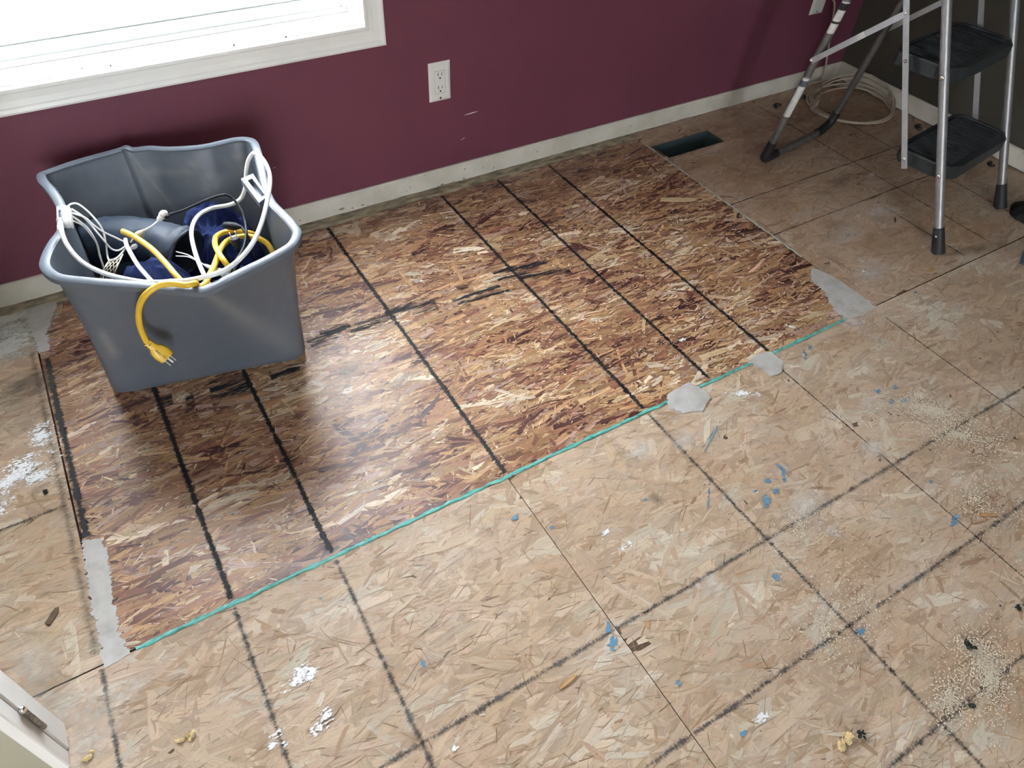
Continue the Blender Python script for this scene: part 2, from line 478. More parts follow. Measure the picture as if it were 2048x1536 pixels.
# pale board in front of it, in two panels split by a thin joint
SEAM_X = .522
SX = .0009
R = (-1.1, SEAM_X - SX, -1.0, EDGE_Y - SEAM)
panels['front_a'] = panel('strand_board_panel', (XL, SEAM_X - SX, YF, EDGE_Y - SEAM), 'pale worn strand board panel beside the white door jamb')
strand_mesh('wood_strands', R, old_classes((R[1] - R[0]) * (R[3] - R[2])), OLD_PAL, M['strand_old'], panels['front_a'], hue=.012, val=(.84, 1.11))
R = (SEAM_X + SX, 2.55, -1.0, EDGE_Y - SEAM)
panels['front_b'] = panel('strand_board_panel', (SEAM_X + SX, XR + .05, YF, EDGE_Y - SEAM), 'pale worn strand board panel strewn with sawdust and blue paint')
strand_mesh('wood_strands', R, old_classes((R[1] - R[0]) * (R[3] - R[2])), OLD_PAL, M['strand_old'], panels['front_b'], hue=.012, val=(.84, 1.11))
# old board towards the dark corner, with the duct opening
R = (PX_R + .003, XR + .02, EDGE_Y + SEAM, YB - .005)
panels['corner'] = panel('strand_board_panel', R, 'dusty strand board panel with the duct opening under the stepladder', HOLE)
strand_mesh('wood_strands', R, old_classes((R[1] - R[0]) * (R[3] - R[2])), [tuple(np.array(c) * (.92, .88, .84)) for c in OLD_PAL], M['strand_old'], panels['corner'], HOLE, hue=.012, val=(.84, 1.11))
# old board left of the patch
R = (-1.3, PX_L - .004, EDGE_Y + SEAM, YB - .005)
panels['left'] = panel('strand_board_panel', (XL, PX_L - .004, EDGE_Y + SEAM, YB - .005), 'stained strand board panel with white paint left of the fresh patch')
strand_mesh('wood_strands', R, old_classes((R[1] - R[0]) * (R[3] - R[2])), [tuple(np.array(c) * (.95, .93, .88)) for c in OLD_PAL], M['strand_old'], panels['left'], hue=.012, val=(.84, 1.11))
# caulk and dirt strip between the patch and the baseboard
m = MB(); n = 160; xs = np.linspace(PX_L - .2, PX_R + .02, n)
for i in range(n - 1):
    pass
vs, fs = [], []
for i, x in enumerate(xs):
    a = PATCH_Y1 + .002 + .006 * noise.noise((x * 30, 0, 0)); b = a + .012 + .008 * noise.noise((x * 22, 3, 0)); c = YB
    vs += [(x, a, -.004), (x, b, .002 + .003 * noise.noise((x * 40, 7, 0))), (x, c, .004 + .002 * noise.noise((x * 25, 9, 0))), (x, c, -.02), (x, a, -.02)]
for i in range(n - 1):
    for k in range(5):
        l = (k + 1) % 5
        fs.append((i * 5 + k, i * 5 + l, i * 5 + 5 + l, i * 5 + 5 + k))
m.add(vs, fs).build('caulk_strip', M['caulk'], floor)

# ---- strips and films on the floor
def strip(name, a, b, w, mat, parent, z=.0004, wob=.0, seg=None):
    a, b = Vector((a[0], a[1], z)), Vector((b[0], b[1], z))
    d = b - a; L = d.length; d.normalize(); s = Vector((-d.y, d.x, 0))
    n = seg or max(2, int(L / .05)); V, F, G = [], [], []
    for i in range(n + 1):
        q = a + d * (L * i / n) + s * (wob * noise.noise((i * .35, a.x * 7, a.y * 5)))
        for k, v in enumerate((-1.0, 0., 1.0)):
            V.append(q + s * (w * v)); G.append((L * i / n, v, 0))
    for i in range(n):
        for k in (0, 1): F.append((i * 3 + k, i * 3 + 3 + k, i * 3 + 4 + k, i * 3 + 1 + k))
    me = bpy.data.meshes.new(name); me.from_pydata([tuple(q) for q in V], [], F)
    at_ = me.attributes.new('guv', 'FLOAT_VECTOR', 'POINT'); at_.data.foreach_set('vector', np.array(G, dtype=np.float32).ravel())
    me.materials.append(mat)
    return link(name, me, parent)
FZ = [0]
def film(name, c, rx, ry, rot, mat, parent, z=.0006, n=28):
    FZ[0] += 1; z += FZ[0] * 3e-6
    V = [(c[0], c[1], z)]; G = [(0, 0, 0)]; F = []
    for ring in (.5, 1.):
        for i in range(n):
            a = 2 * math.pi * i / n; lx, ly = math.cos(a) * ring, math.sin(a) * ring
            x, y = lx * rx, ly * ry
            V.append((c[0] + x * math.cos(rot) - y * math.sin(rot), c[1] + x * math.sin(rot) + y * math.cos(rot), z)); G.append((lx, ly, 0))
    for i in range(n):
        j = (i + 1) % n
        F.append((0, 1 + i, 1 + j)); F.append((1 + i, 1 + n + i, 1 + n + j, 1 + j))
    me = bpy.data.meshes.new(name); me.from_pydata(V, [], F)
    at_ = me.attributes.new('guv', 'FLOAT_VECTOR', 'POINT'); at_.data.foreach_set('vector', np.array(G, dtype=np.float32).ravel())
    me.materials.append(mat)
    return link(name, me, parent)
def film_px(name, u, v, rx, ry, rotdeg, mat, pk, z=.0006):
    p = at(u, v); return film(name, (p.x, p.y), rx, ry, math.radians(rotdeg), mat, panels[pk], z)
def film_line(name, pxs, w, mat, pk, z=.0007):
    p, q = at(*pxs[0]), at(*pxs[1]); c = (p + q) / 2; d = q - p
    return film(name, (c.x, c.y), d.length / 2, w / 2, math.atan2(d.y, d.x), mat, panels[pk], z)

for x in (-.081, .1205, .5245, .913, 1.124, 1.331):
    strip('printed_line', (x, EDGE_Y + .012), (x - .004, PATCH_Y1 - .004), .0098, M['ink'], panels['patch'], wob=.0012)
strip('printed_line', (-.291, 1.08), (-.287, 1.66), .0125, M['ink'], panels['patch'], wob=.0012)
for x, w in ((-.081, .0105), (.1205, .0105)):
    strip('printed_line', (x, EDGE_Y - .008), (x - .012, -.9), w, M['ink_worn'], panels['front_a'], wob=.0015)
strip('printed_line', (-.314, EDGE_Y - .008), (-.324, .3), .0095, M['ink_worn'], panels['front_a'], wob=.0015)
strip('printed_line', (.913, EDGE_Y - .008), (.918, -.9), .010, M['ink_worn'], panels['front_b'], wob=.0015)
for x in (1.312, 1.724):
    strip('printed_line', (x, EDGE_Y - .05), (x, -.9), .0040, M['ink_faint'], panels['front_b'])
for y in (.389, .171, -.036, -.27):
    strip('printed_line', (-.35, y + .004), (SEAM_X - .003, y), .0095, M['ink_cross'], panels['front_a'], wob=.0015)
    strip('printed_line', (SEAM_X + .003, y), (2.5, y - .004), .0095, M['ink_cross'], panels['front_b'], wob=.0015)
for y in (1.185, 1.378):
    strip('printed_line', (PX_R + .005, y), (2.8, y + .004), .005, M['ink_faint'], panels['corner'])
for x in (2.327, 2.546):
    strip('printed_line', (x, .83), (x, 1.86), .005, M['ink_faint'], panels['corner'])
strip('printed_line', (2.187, .82), (2.187, 1.16), .004, M['ink_faint'], panels['corner'])
strip('printed_line', (-1.0, 1.184), (PX_L - .012, 1.179), .008, M['ink_cross'], panels['left'])
strip('edge_smudge', (PX_L - .018, .82), (PX_L - .016, 1.70), .016, M['smudge'], panels['left'])

# smeared ink of the panel stamp: broken dashes running along the strands
stamp = [((620, 690), (690, 655), .030), ((700, 662), (790, 632), .028), ((770, 628), (872, 606), .040), ((905, 602), (985, 578), .016), ((920, 603), (1000, 572), .014),
         ((915, 578), (935, 572), .020), ((995, 560), (1060, 545), .014), ((985, 545), (1105, 524), .022), ((1040, 556), (1140, 540), .020), ((915, 608), (1020, 580), .012),
         ((950, 596), (1010, 583), .012), ((640, 668), (700, 650), .018), ((312, 806), (345, 797), .040), ((372, 800), (388, 796), .040), ((420, 783), (500, 765), .040), ((540, 752), (600, 735), .030)]
for a, b, w in stamp:
    A_, B_ = at(*a), at(*b)
    strip('stamp_ink', (A_.x, A_.y), (B_.x, B_.y), w, M['ink_stamp'], panels['patch'], z=.0003 + w * 1e-3 + a[0] * 1e-8, seg=6)

# turquoise sealed edge of the patch, pale edge towards the corner panel
def ragged_strip(name, x0, x1, y, w, mat, parent, zt=.0016, n=220, along_y=False):
    vs, fs = [], []
    for i in range(n + 1):
        tt = x0 + (x1 - x0) * i / n
        a = w * (.75 + .7 * noise.noise((tt * 45, y, 1))); b = w * (.75 + .7 * noise.noise((tt * 38, y, 5)))
        zz = zt * (.7 + .6 * noise.noise((tt * 60, 2, 2)))
        row = [(tt, y - a, .0001), (tt, y - a * .6, zz), (tt, y + b * .6, zz), (tt, y + b, .0001)]
        if along_y: row = [(q[1], q[0], q[2]) for q in row]
        vs += row
    for i in range(n):
        for k in range(3): fs.append((i * 4 + k, i * 4 + 4 + k, i * 4 + 5 + k, i * 4 + 1 + k))
    return MB().add(vs, fs).build(name, mat, parent)
ragged_strip('sealed_edge', -.255, 1.615, EDGE_Y + .001, .0058, M['turquoise'], panels['patch'])['label'] = 'turquoise sealer along the cut edge'
ragged_strip('pale_edge', 1.06, 1.86, PX_R + .001, .0045, M['pale_edge'], panels['patch'], zt=.0008, along_y=True)

def putty(px, pk, zt=.0010, rag=.007):
    P = [at(*q) for q in px]; pts = []
    n = len(P)
    for i in range(n):
        a, b = P[i], P[(i + 1) % n]; L = (b - a).length; k = max(2, int(L / .003))
        for j in range(k):
            q = a + (b - a) * (j / k)
            h = noise.noise((q.x * 60, q.y * 170, 3)) + .6 * noise.noise((q.x * 200, q.y * 420, 5))
            pts.append((q.x + rag * h, q.y + rag * .25 * noise.noise((q.x * 130, q.y * 130, 8))))
    return MB().prism(pts, -.0012, zt).build('putty_patch', M['putty'], panels[pk])
putty([(163, 1082), (200, 1076), (214, 1100), (222, 1150), (226, 1200), (240, 1260), (258, 1308), (208, 1338), (190, 1240), (172, 1140)], 'patch')
putty([(46, 615), (80, 606), (116, 602), (104, 640), (94, 665), (100, 700), (78, 706), (62, 660)], 'patch')
putty([(1623, 536), (1644, 542), (1685, 565), (1733, 600), (1752, 614), (1728, 630), (1692, 637), (1668, 620), (1650, 585), (1622, 560)], 'patch')
putty([(1494, 724), (1520, 707), (1542, 705), (1566, 724), (1562, 746), (1542, 753), (1522, 738)], 'front_b', .0022)
putty([(1333, 790), (1377, 765), (1392, 771), (1422, 794), (1405, 822), (1366, 826), (1336, 816)], 'front_b', .0022)

# dust films, paint, stains and the ladder foot's painted shadow
for (u, v, rx, ry, r, pk) in [(1705, 640, .07, .05, -50, 'front_b'), (1755, 680, .075, .022, -62, 'front_b'), (1610, 1010, .085, .05, 20, 'front_b'), (1660, 1060, .05, .03, -40, 'front_b'),
                              (120, 1420, .08, .07, 20, 'front_a'), (170, 1480, .09, .06, 30, 'front_a'), (240, 1390, .06, .03, 20, 'front_a'), (1740, 545, .14, .07, 15, 'corner'), (1690, 470, .12, .06, 10, 'corner'),
                              (1750, 900, .04, .05, 40, 'front_b'), (1760, 420, .10, .07, 10, 'corner'), (700, 740, .05, .03, 30, 'patch'), (800, 760, .07, .03, 10, 'patch'), (760, 690, .06, .02, 10, 'patch'),
                              (1420, 1170, .05, .03, 10, 'front_b'), (1370, 880, .05, .035, 10, 'front_b'), (1280, 900, .05, .03, 10, 'front_b'), (60, 1320, .05, .1, 10, 'left')]:
    film_px('dust_film', u, v, rx, ry, r, M['dust'], pk)
for (u, v, rx, ry, r, pk) in [(1210, 1070, .020, .007, 25, 'front_b'), (1258, 1085, .007, .012, 0, 'front_b'), (1245, 1095, .009, .007, 0, 'front_b'), (1485, 787, .045, .013, -28, 'front_b'), (600, 1352, .033, .022, 20, 'front_a'),
                              (622, 1348, .018, .016, 20, 'front_a'), (652, 1430, .013, .022, -20, 'front_a'), (640, 1452, .010, .010, 0, 'front_a'), (558, 1462, .018, .014, 0, 'front_a'), (545, 1490, .010, .008, 0, 'front_a'), (570, 1488, .008, .010, 0, 'front_a'),
                              (628, 1465, .008, .008, 0, 'front_a'), (82, 868, .032, .046, 10, 'left'), (35, 950, .085, .045, 15, 'left'), (75, 955, .050, .026, -10, 'left'), (2, 1015, .030, .028, 0, 'left'), (58, 912, .016, .014, 0, 'left'),
                              (1512, 985, .006, .004, 0, 'front_b'), (1020, 950, .02, .006, 0, 'front_b'), (845, 562, .020, .006, -10, 'patch'), (1345, 660, .013, .009, -45, 'patch'), (1367, 680, .014, .007, -10, 'patch'), (1388, 703, .015, .006, 5, 'patch'),
                              (1585, 655, .030, .012, -48, 'patch'), (1520, 1435, .018, .010, 0, 'front_b'), (910, 1495, .007, .012, 0, 'front_a'), (1745, 352, .03, .014, 10, 'corner'), (1728, 543, .012, .006, -20, 'corner'), (1722, 523, .014, .004, -30, 'corner')]:
    film_px('paint_fleck', u, v, rx * 1.25, ry * 1.25, r, M['paint_w'], pk, .0008)
for (u, v, rx, ry, r, pk) in [(5, 655, .17, .10, 0, 'left'), (10, 700, .12, .07, 0, 'left'), (20, 640, .10, .06, 0, 'left')]:
    film_px('white_primer', u, v, rx, ry, r, M['primer'], pk, .0007)
for (u, v, rx, ry, r, pk) in [(1755, 783, .014, .013, 0, 'front_b'), (1785, 803, .012, .009, 0, 'front_b'), (1808, 801, .018, .006, -10, 'front_b'), (1790, 775, .008, .007, 0, 'front_b'),
                              (1224, 1285, .010, .015, -40, 'front_a'), (1216, 1258, .005, .014, -40, 'front_b'), (1532, 1005, .009, .026, -42, 'front_b'), (1553, 982, .014, .007, 20, 'front_b'), (1567, 955, .006, .026, -42, 'front_b'), (1535, 962, .007, .012, 0, 'front_b'),
                              (1512, 983, .007, .006, 0, 'front_b'), (1560, 935, .006, .012, 0, 'front_b'), (1357, 1368, .007, .006, 0, 'front_b'), (846, 1328, .006, .008, 0, 'front_a'), (1105, 1055, .006, .005, 0, 'front_b'), (1030, 1035, .010, .006, 30, 'front_b'),
                              (1552, 1155, .010, .008, 0, 'front_b'), (1488, 1468, .007, .005, 0, 'front_b'), (1863, 965, .006, .006, 0, 'front_b'), (1610, 710, .006, .022, -45, 'front_b'), (1620, 695, .005, .010, -45, 'front_b'), (1910, 1035, .010, .006, 0, 'front_b'), (1905, 1047, .014, .005, 10, 'front_b'),
                              (1719, 1262, .010, .008, 0, 'front_b'), (1831, 586, .008, .005, 0, 'front_b'), (1290, 1000, .005, .004, 0, 'front_b'), (640, 1200, .006, .004, 0, 'front_a')]:
    film_px('blue_paint', u, v, rx * 1.15, ry * 1.15, r, M['paint_b'], pk, .0009)
film_line('blue_paint', ((1400, 920), (1447, 830)), .004, M['paint_b'], 'front_b')
film_line('blue_paint', ((1415, 1020), (1420, 960)), .006, M['paint_b'], 'front_b')
film_line('stain_and_shadow', ((1285, 985), (1345, 1015)), .04, M['stain_and_shadow'], 'front_b')
for (u, v, rx, ry, r, pk) in [(30, 820, .14, .17, 0, 'left'), (60, 760, .1, .08, 0, 'left'), (75, 985, .04, .02, 10, 'left'), (1560, 300, .25, .10, 5, 'corner'), (1690, 360, .25, .05, 5, 'corner'), (1745, 130, .12, .06, 0, 'corner'), (1950, 500, .1, .03, -10, 'corner'), (1600, 240, .3, .07, 0, 'corner')]:
    film_px('stain_and_shadow', u, v, rx, ry, r, M['stain_and_shadow'], pk, .0005)  # the film right of the ladder foot paints its cast shadow

# ---- walls
m = MB()
J = .014
m.box(XL, WX0 - J, YB, YB + .14, 0, ZC).box(WX1 + J, XR + .14, YB, YB + .14, 0, ZC).box(WX0 - J, WX1 + J, YB, YB + .14, 0, WZ0 - J).box(WX0 - J, WX1 + J, YB, YB + .14, WZ1 + J, ZC)
wb = struct(m.build('wall_back', M['plum']))
struct(MB().box(XR, XR + .14, YF, YB, 0, ZC).build('wall_right', M['olive']))
m = MB(); m.box(XL, PX0, YF - .14, YF, 0, ZC).box(PX1, XR, YF - .14, YF, 0, ZC).box(PX0, PX1, YF - .14, YF, PZ1, ZC)
struct(m.build('wall_front', M['beige']))
struct(MB().box(XL - .14, XL, YF, YB + .14, 0, ZC).build('wall_left', M['beige']))
struct(MB().box(XL - .14, XR + .14, YF - .14, YB + .14, ZC, ZC + .12).build('ceiling', M['ceiling']))
# paint scratches on the plum wall
def wall_scratch(u0, v0, u1, v1, w):
    a, b = on_y(u0, v0, YB - .0006), on_y(u1, v1, YB - .0006)
    d = (b - a).normalized(); s = Vector((-d.z, 0, d.x)); V = []
    for k, ww in ((0, .1), (.3, .7), (.6, 1), (.85, .5), (1, .05)):
        q = a + (b - a) * k; V += [q + s * (w * ww), q - s * (w * ww)]
    F = [(2 * i, 2 * i + 1, 2 * i + 3, 2 * i + 2) for i in range(4)]
    MB().add(V, F).build('paint_scratch', M['trim'], wb)
wall_scratch(927, 231, 957, 222, .0016); wall_scratch(921, 281, 931, 274, .0007); wall_scratch(545, 337, 552, 334, .0005)

# ---- partition end with door jamb (lower left)
JX, JY0, JY1 = -.383, .643, .720
KZ = .92                                              # low partition: its top is above the view
struct(MB().box(XL, JX - .02, JY0 + .004, JY1 - .004, 0, KZ).build('wall_partition', M['beige']))
struct(MB().bevel_box(XL, JX + .02, JY0 - .03, JY1 + .03, KZ + .001, KZ + .035, .006).build('trim_2', M['trim']))
tr = empty('trim_1', (JX, JY0, 0)); struct(tr)
m = MB(); m.bevel_box(JX - .02, JX, JY0 + .030, JY1, 0, KZ, .0025); m.build('jamb_board', M['trim'], tr)
m = MB(); m.bevel_box(JX - .02, JX - .002, JY0, JY0 + .0285, 0, KZ, .002); m.build('stop_board', M['trim'], tr)
# hinge on the joint of the jamb
hp = on_plane(68, 1428, Vector((JX + .004, 0, 0)), Vector((1, 0, 0)))
hz = hp.z; hy = JY0 + .029
hg = tag(empty('door_hinge', (JX, hy, hz)), 'worn steel hinge barrel on the white door jamb', 'hinge')
for k in range(5):
    z0 = hz - .036 + k * .0145
    MB().tube([(JX + .003, hy, z0), (JX + .003, hy, z0 + .0135)], .0042, 12).build('knuckle', M['steel'], hg, True)
MB().dome((JX + .003, hy, hz + .038), (0, 0, 1), .0052, .006).build('pin_cap', M['rivet'], hg, True)


# ---- baseboards
def chipped_board(name, a, b, out, h, t_, mat, z0=.004):
    a, b, out = Vector(a), Vector(b), Vector(out); n = 200; V = []; F = []
    L = (b - a).length
    for i in range(n + 1):
        q = a + (b - a) * (i / n); s = L * i / n
        low = z0 + max(0, .006 * noise.noise((s * 14, 1, 0)) + .004 * noise.noise((s * 45, 2, 0)))
        V += [q + Vector((0, 0, low)), q + out * t_ + Vector((0, 0, low)), q + out * t_ + Vector((0, 0, h - .004)), q + out * (t_ * .6) + Vector((0, 0, h)), q + Vector((0, 0, h))]
    for i in range(n):
        for k in range(5):
            l = (k + 1) % 5; F.append((i * 5 + k, i * 5 + l, i * 5 + 5 + l, i * 5 + 5 + k))
    F.append((4, 3, 2, 1, 0)); F.append(tuple(n * 5 + k for k in range(5)))
    return struct(MB().add(V, F).build(name, mat))
t = NT('scuffed_baseboard_paint'); t.set(Roughness=.45); p = t.pos()
f = t.noise(p, 9, 5, .6); sp = t.noise(p, 75, 2, .5)
c = t.ramp(f, [(.3, (.52, .49, .41)), (.6, (.66, .63, .56))]); c = t.mix(t.ramp(sp, [(.22, (0, 0, 0)), (.26, (1, 1, 1))]), (.16, .11, .07), c)
t.l(c, t.b.inputs['Base Color']); M['base'] = t.m
bb = chipped_board('baseboard_back', (XL, YB, 0), (XR, YB, 0), (0, -1, 0), .066, .009, M['base'])
br = chipped_board('baseboard_right', (XR, YB - .009, 0), (XR, YF, 0), (-1, 0, 0), .068, .010, M['base'])
# bare patches and nail holes in the back baseboard paint
for (u, v, w, h) in [(683, 418, .018, .009), (705, 416, .006, .007), (725, 410, .010, .006), (735, 412, .005, .006), (930, 338, .007, .006), (885, 369, .014, .005), (908, 363, .006, .005), (928, 357, .012, .006), (820, 375, .003, .004), (966, 335, .003, .003), (858, 365, .002, .002), (618, 428, .002, .002), (1066, 307, .002, .002), (1262, 252, .012, .003)]:
    c = on_y(u, v, YB - .0094); pts = []
    for i in range(12):
        a = 2 * math.pi * i / 12; k = 1 + .45 * noise.noise((u * .3 + math.cos(a), v * .3 + math.sin(a), i * .7))
        pts.append((c.x + math.cos(a) * w / 2 * k, YB - .0094, c.z + math.sin(a) * h / 2 * k))
    MB().add(pts, [tuple(range(12))]).build('paint_chip', M['caulk'] if w > .004 else M['gap'], bb)

# ---- window in wall_back
win = struct(empty('window_1', ((WX0 + WX1) / 2, YB, WZ0)))
CW = .059; prof = [(0, .000), (0, .011), (.003, .0155), (.010, .0155), (.014, .0125), (.030, .011), (.043, .0125), (.046, .015), (.054, .0165), (.059, .0145), (.059, 0)]   # (distance out from the opening, proud of wall)
RV = .005
def casing(a, b, da, db, mat=M['trim']):
    # a, b inner corners; da, db outward mitre directions (per unit of profile distance)
    V = []; F = []
    for (q, d) in ((a, da), (b, db)):
        for (s, t_) in prof: V.append((q[0] + d[0] * s, YB - t_, q[1] + d[1] * s))
    n = len(prof)
    for i in range(n): F.append((i, (i + 1) % n, n + (i + 1) % n, n + i))
    F.append(tuple(range(n - 1, -1, -1))); F.append(tuple(range(n, 2 * n)))
    MB().add(V, F).build('casing', mat, win)
x0, x1, z0, z1 = WX0 - RV, WX1 + RV, WZ0 - RV, WZ1 + RV
casing((x0, z0), (x1, z0), (-1, -1), (1, -1)); casing((x1, z0), (x1, z1), (1, -1), (1, 1)); casing((x1, z1), (x0, z1), (1, 1), (-1, 1)); casing((x0, z1), (x0, z0), (-1, 1), (-1, -1))
jt = .014
MB().box(WX0 - jt, WX1 + jt, YB - .001, YB + .10, WZ0 - jt, WZ0).build('jamb_liner', M['trim'], win)
MB().box(WX0 - jt, WX1 + jt, YB - .001, YB + .10, WZ1, WZ1 + jt).build('jamb_liner', M['trim'], win)
MB().box(WX0 - jt, WX0, YB - .001, YB + .10, WZ0, WZ1).build('jamb_liner', M['trim'], win)
MB().box(WX1, WX1 + jt, YB - .001, YB + .10, WZ0, WZ1).build('jamb_liner', M['trim'], win)
def ring(x0, x1, z0, z1, w, y0, y1, name, parent, mat, r=.003):
    MB().bevel_box(x0, x1, y0, y1, z0, z0 + w, r).build(name, mat, parent)
    MB().bevel_box(x0, x1, y0, y1, z1 - w, z1, r).build(name, mat, parent)
    MB().bevel_box(x0, x0 + w, y0, y1, z0 + w, z1 - w, r).build(name, mat, parent)
    MB().bevel_box(x1 - w, x1, y0, y1, z0 + w, z1 - w, r).build(name, mat, parent)
ring(WX0, WX1, WZ0, WZ1, .010, YB + .082, YB + .10, 'frame_bead', win, M['vinyl'], .002)
ring(WX0, WX1, WZ0, WZ1, .036, YB + .10, YB + .15, 'frame_rail', win, M['vinyl'])
ring(WX0 + .034, WX1 - .034, WZ0 + .034, WZ1 - .034, .020, YB + .112, YB + .145, 'sash_rail', win, M['vinyl'], .006)
t = NT('window_glass'); t.b.inputs['Transmission Weight'].default_value = 1; t.set(Roughness=0.0, IOR=1.01); t.b.inputs['Base Color'].default_value = (.97, .99, 1, 1)
M['glass'] = t.m
MB().box(WX0 + .05, WX1 - .05, YB + .126, YB + .130, WZ0 + .05, WZ1 - .05).build('pane', M['glass'], win)
for (u, v) in ((221, 131), (468, 90), (572, 74), (356, 68), (661, 4), (164, 137)):
    c = at(u, v, WZ0) if v not in (131, 90, 74) else on_y(u, v, YB - .0155)
    MB().dome(c, (0, -1, .3), .0022, .0012, 7).build('dirt_speck', M['gap'], win)
# unseen glass door behind the camera, added for its fill light
gd = struct(empty('fill_door', ((PX0 + PX1) / 2, YF, 0)))
for a in (PX0, (PX0 + PX1) / 2 - .03, PX1 - .06): MB().bevel_box(a, a + .06, YF - .10, YF - .04, 0, PZ1, .004).build('door_stile', M['vinyl'], gd)
for z_ in (0, PZ1 - .08): MB().bevel_box(PX0 + .06, PX1 - .06, YF - .10, YF - .04, z_, z_ + .08, .004).build('door_rail', M['vinyl'], gd)
# ground outside
struct(MB().box(-30, 30, 2.5, 40, -.75, -.6).build('ground_outside', M['concrete']))
struct(MB().box(-30, 30, -40, -4.2, -.75, -.6).build('ground_outside', M['concrete']))

# ================================================================== OBJECTS
# ---- duct in the floor opening
h0, h1, k0, k1 = HOLE; d_ = .0012
V = []
du = tag(empty('floor_duct', ((h0 + h1) / 2, (k0 + k1) / 2, -.07)), 'teal-grey sheet metal duct sunk in the floor opening', 'duct')
for nm, q in (('duct_wall', (h0, h0 + d_, k0, k1)), ('duct_wall', (h1 - d_, h1, k0, k1)), ('duct_wall', (h0 + d_, h1 - d_, k0, k0 + d_)), ('duct_wall', (h0 + d_, h1 - d_, k1 - d_, k1))):
    MB().box(*q, -.07, -.004).build(nm, M['duct'], du)
MB().box(h0, h1, k0, k1, -.072, -.07).build('duct_bottom', M['duct'], du)
bpy.data.objects['floor'].data  # base slab is opened below for the duct
fm = MB(); fm.box(XL, h0, YF, YB + .1, -.06, -.022).box(h1, XR + .1, YF, YB + .1, -.06, -.022).box(h0, h1, YF, k0, -.06, -.022).box(h0, h1, k1, YB + .1, -.06, -.022)
me = bpy.data.meshes.new('floor'); me.from_pydata([tuple(q) for q in fm.v], [], fm.f); me.materials.append(M['core']); floor.data = me

# ---- wall outlet
def wall_plate(name, cx, cz, label, slots):
    o = tag(empty(name, (cx, YB, cz)), label, 'outlet')
    w, h = .0705, .1155; y = YB
    V = []; F = []
    lv = [(w / 2, h / 2, 0), (w / 2, h / 2, .0028), (w / 2 - .007, h / 2 - .007, .0062)]
    for (a, b, t_) in lv: V += [(cx - a, y - t_, cz - b), (cx + a, y - t_, cz - b), (cx + a, y - t_, cz + b), (cx - a, y - t_, cz + b)]
    ia, ib = .0172, .0342
    V += [(cx - ia, y - .0062, cz - ib), (cx + ia, y - .0062, cz - ib), (cx + ia, y - .0062, cz + ib), (cx - ia, y - .0062, cz + ib)]
    V += [(cx - ia, y - .002, cz - ib), (cx + ia, y - .002, cz - ib), (cx + ia, y - .002, cz + ib), (cx - ia, y - .002, cz + ib)]
    for k in range(4 if slots else 2):
        for i in range(4):
            j = (i + 1) % 4; F.append((k * 4 + i, k * 4 + j, k * 4 + 4 + j, k * 4 + 4 + i))
    if not slots: F.append((8, 9, 10, 11))
    MB().add(V, F).build('cover_plate', M['plate'], o)
    for s in (-1, 1):
        MB().dome((cx, y - .0060, cz + s * .0485), (0, -1, 0), .0032, .0012).build('screw', M['plate'] if s > 0 else M['dark'], o, True)
    if slots:
        r = MB().bevel_box(cx - ia + .0007, cx + ia - .0007, y - .0068, y - .002, cz - ib + .0007, cz + ib - .0007, .0008).build('receptacle', M['plate'], o)
        for s in (-1, 1):
            zc = cz + s * .0195 + .004
            MB().box(cx - .0072, cx - .0052, y - .0071, y - .006, zc - .0048, zc + .0048).build('slot', M['dark'], r)
            MB().box(cx + .0052, cx + .0068, y - .0071, y - .006, zc - .0040, zc + .0040).build('slot', M['dark'], r)
            MB().tube([(cx, y - .006, zc - .0115), (cx, y - .0071, zc - .0115)], .0027, 12).build('ground_hole', M['dark'], r)
    return o
wall_plate('wall_outlet', .9425, .3485, 'white duplex wall outlet on the plum wall beside the window', True)
pl = wall_plate('wall_plate', 2.566, .3545, 'white blank wall plate behind the stepladder with cream cable', False)
pl['category'] = 'wall plate'

# ---- tote
RZ = .385
tote_side = {
 'back': [(89, 343), (116, 333), (165, 317.5), (236, 298), (253.5, 292), (268, 296), (301, 293), (342, 295), (402, 291), (440, 283), (470, 276.5)],
 'rb': [(497, 275.9), (512, 283.4), (519.6, 300.4)],
 'right': [(525, 322), (531, 352), (538, 380), (549, 404), (576, 431)],
 'rf': [(597, 456), (599.5, 470), (590, 489)],
 'front': [(569, 504), (531, 525), (493, 543), (456, 562), (422, 578), (399, 584), (361, 581.5), (304, 576), (229, 570.5), (153, 564)],
 'lf': [(115.5, 559), (93, 548), (81.5, 531)],
 'left': [(87, 508), (101, 482), (116, 462), (122, 440), (112, 407), (94, 380)],
 'lb': [(80, 365), (75.5, 354), (79, 347)]}
order = ['back', 'rb', 'right', 'rf', 'front', 'lf', 'left', 'lb']
dz = {(253.5, 292): .006, (525, 322): -.006, (531, 352): -.012, (538, 380): -.012, (549, 404): -.004, (116, 462): -.006, (122, 440): -.012, (112, 407): -.006, (399, 584): -.006, (422, 578): -.006}
rim_pts, seg_of = [], []
for s_ in order:
    for q in tote_side[s_]:
        rim_pts.append(at(q[0], q[1], RZ + dz.get(q, 0))); seg_of.append(s_)
base_c = [Vector((-.178, 1.448, 0)), Vector((.272, 1.352, 0))]          # front corners of the base on the floor (square-cornered)
e_ = (base_c[1] - base_c[0]).normalized(); nn = Vector((-e_.y, e_.x, 0)); BD = .270
BASE = {'lf': base_c[0], 'rf': base_c[1], 'rb': base_c[1] + nn * BD - e_ * .012, 'lb': base_c[0] + nn * BD + e_ * .012}
rr = .045
def corner(c, a, b):     # arc from the side of a to the side of b
    c, a, b = BASE[c], BASE[a], BASE[b]
    pa = c + (a - c).normalized() * rr; pb = c + (b - c).normalized() * rr
    return [pa, c * .55 + (pa + pb) * .225, pb]
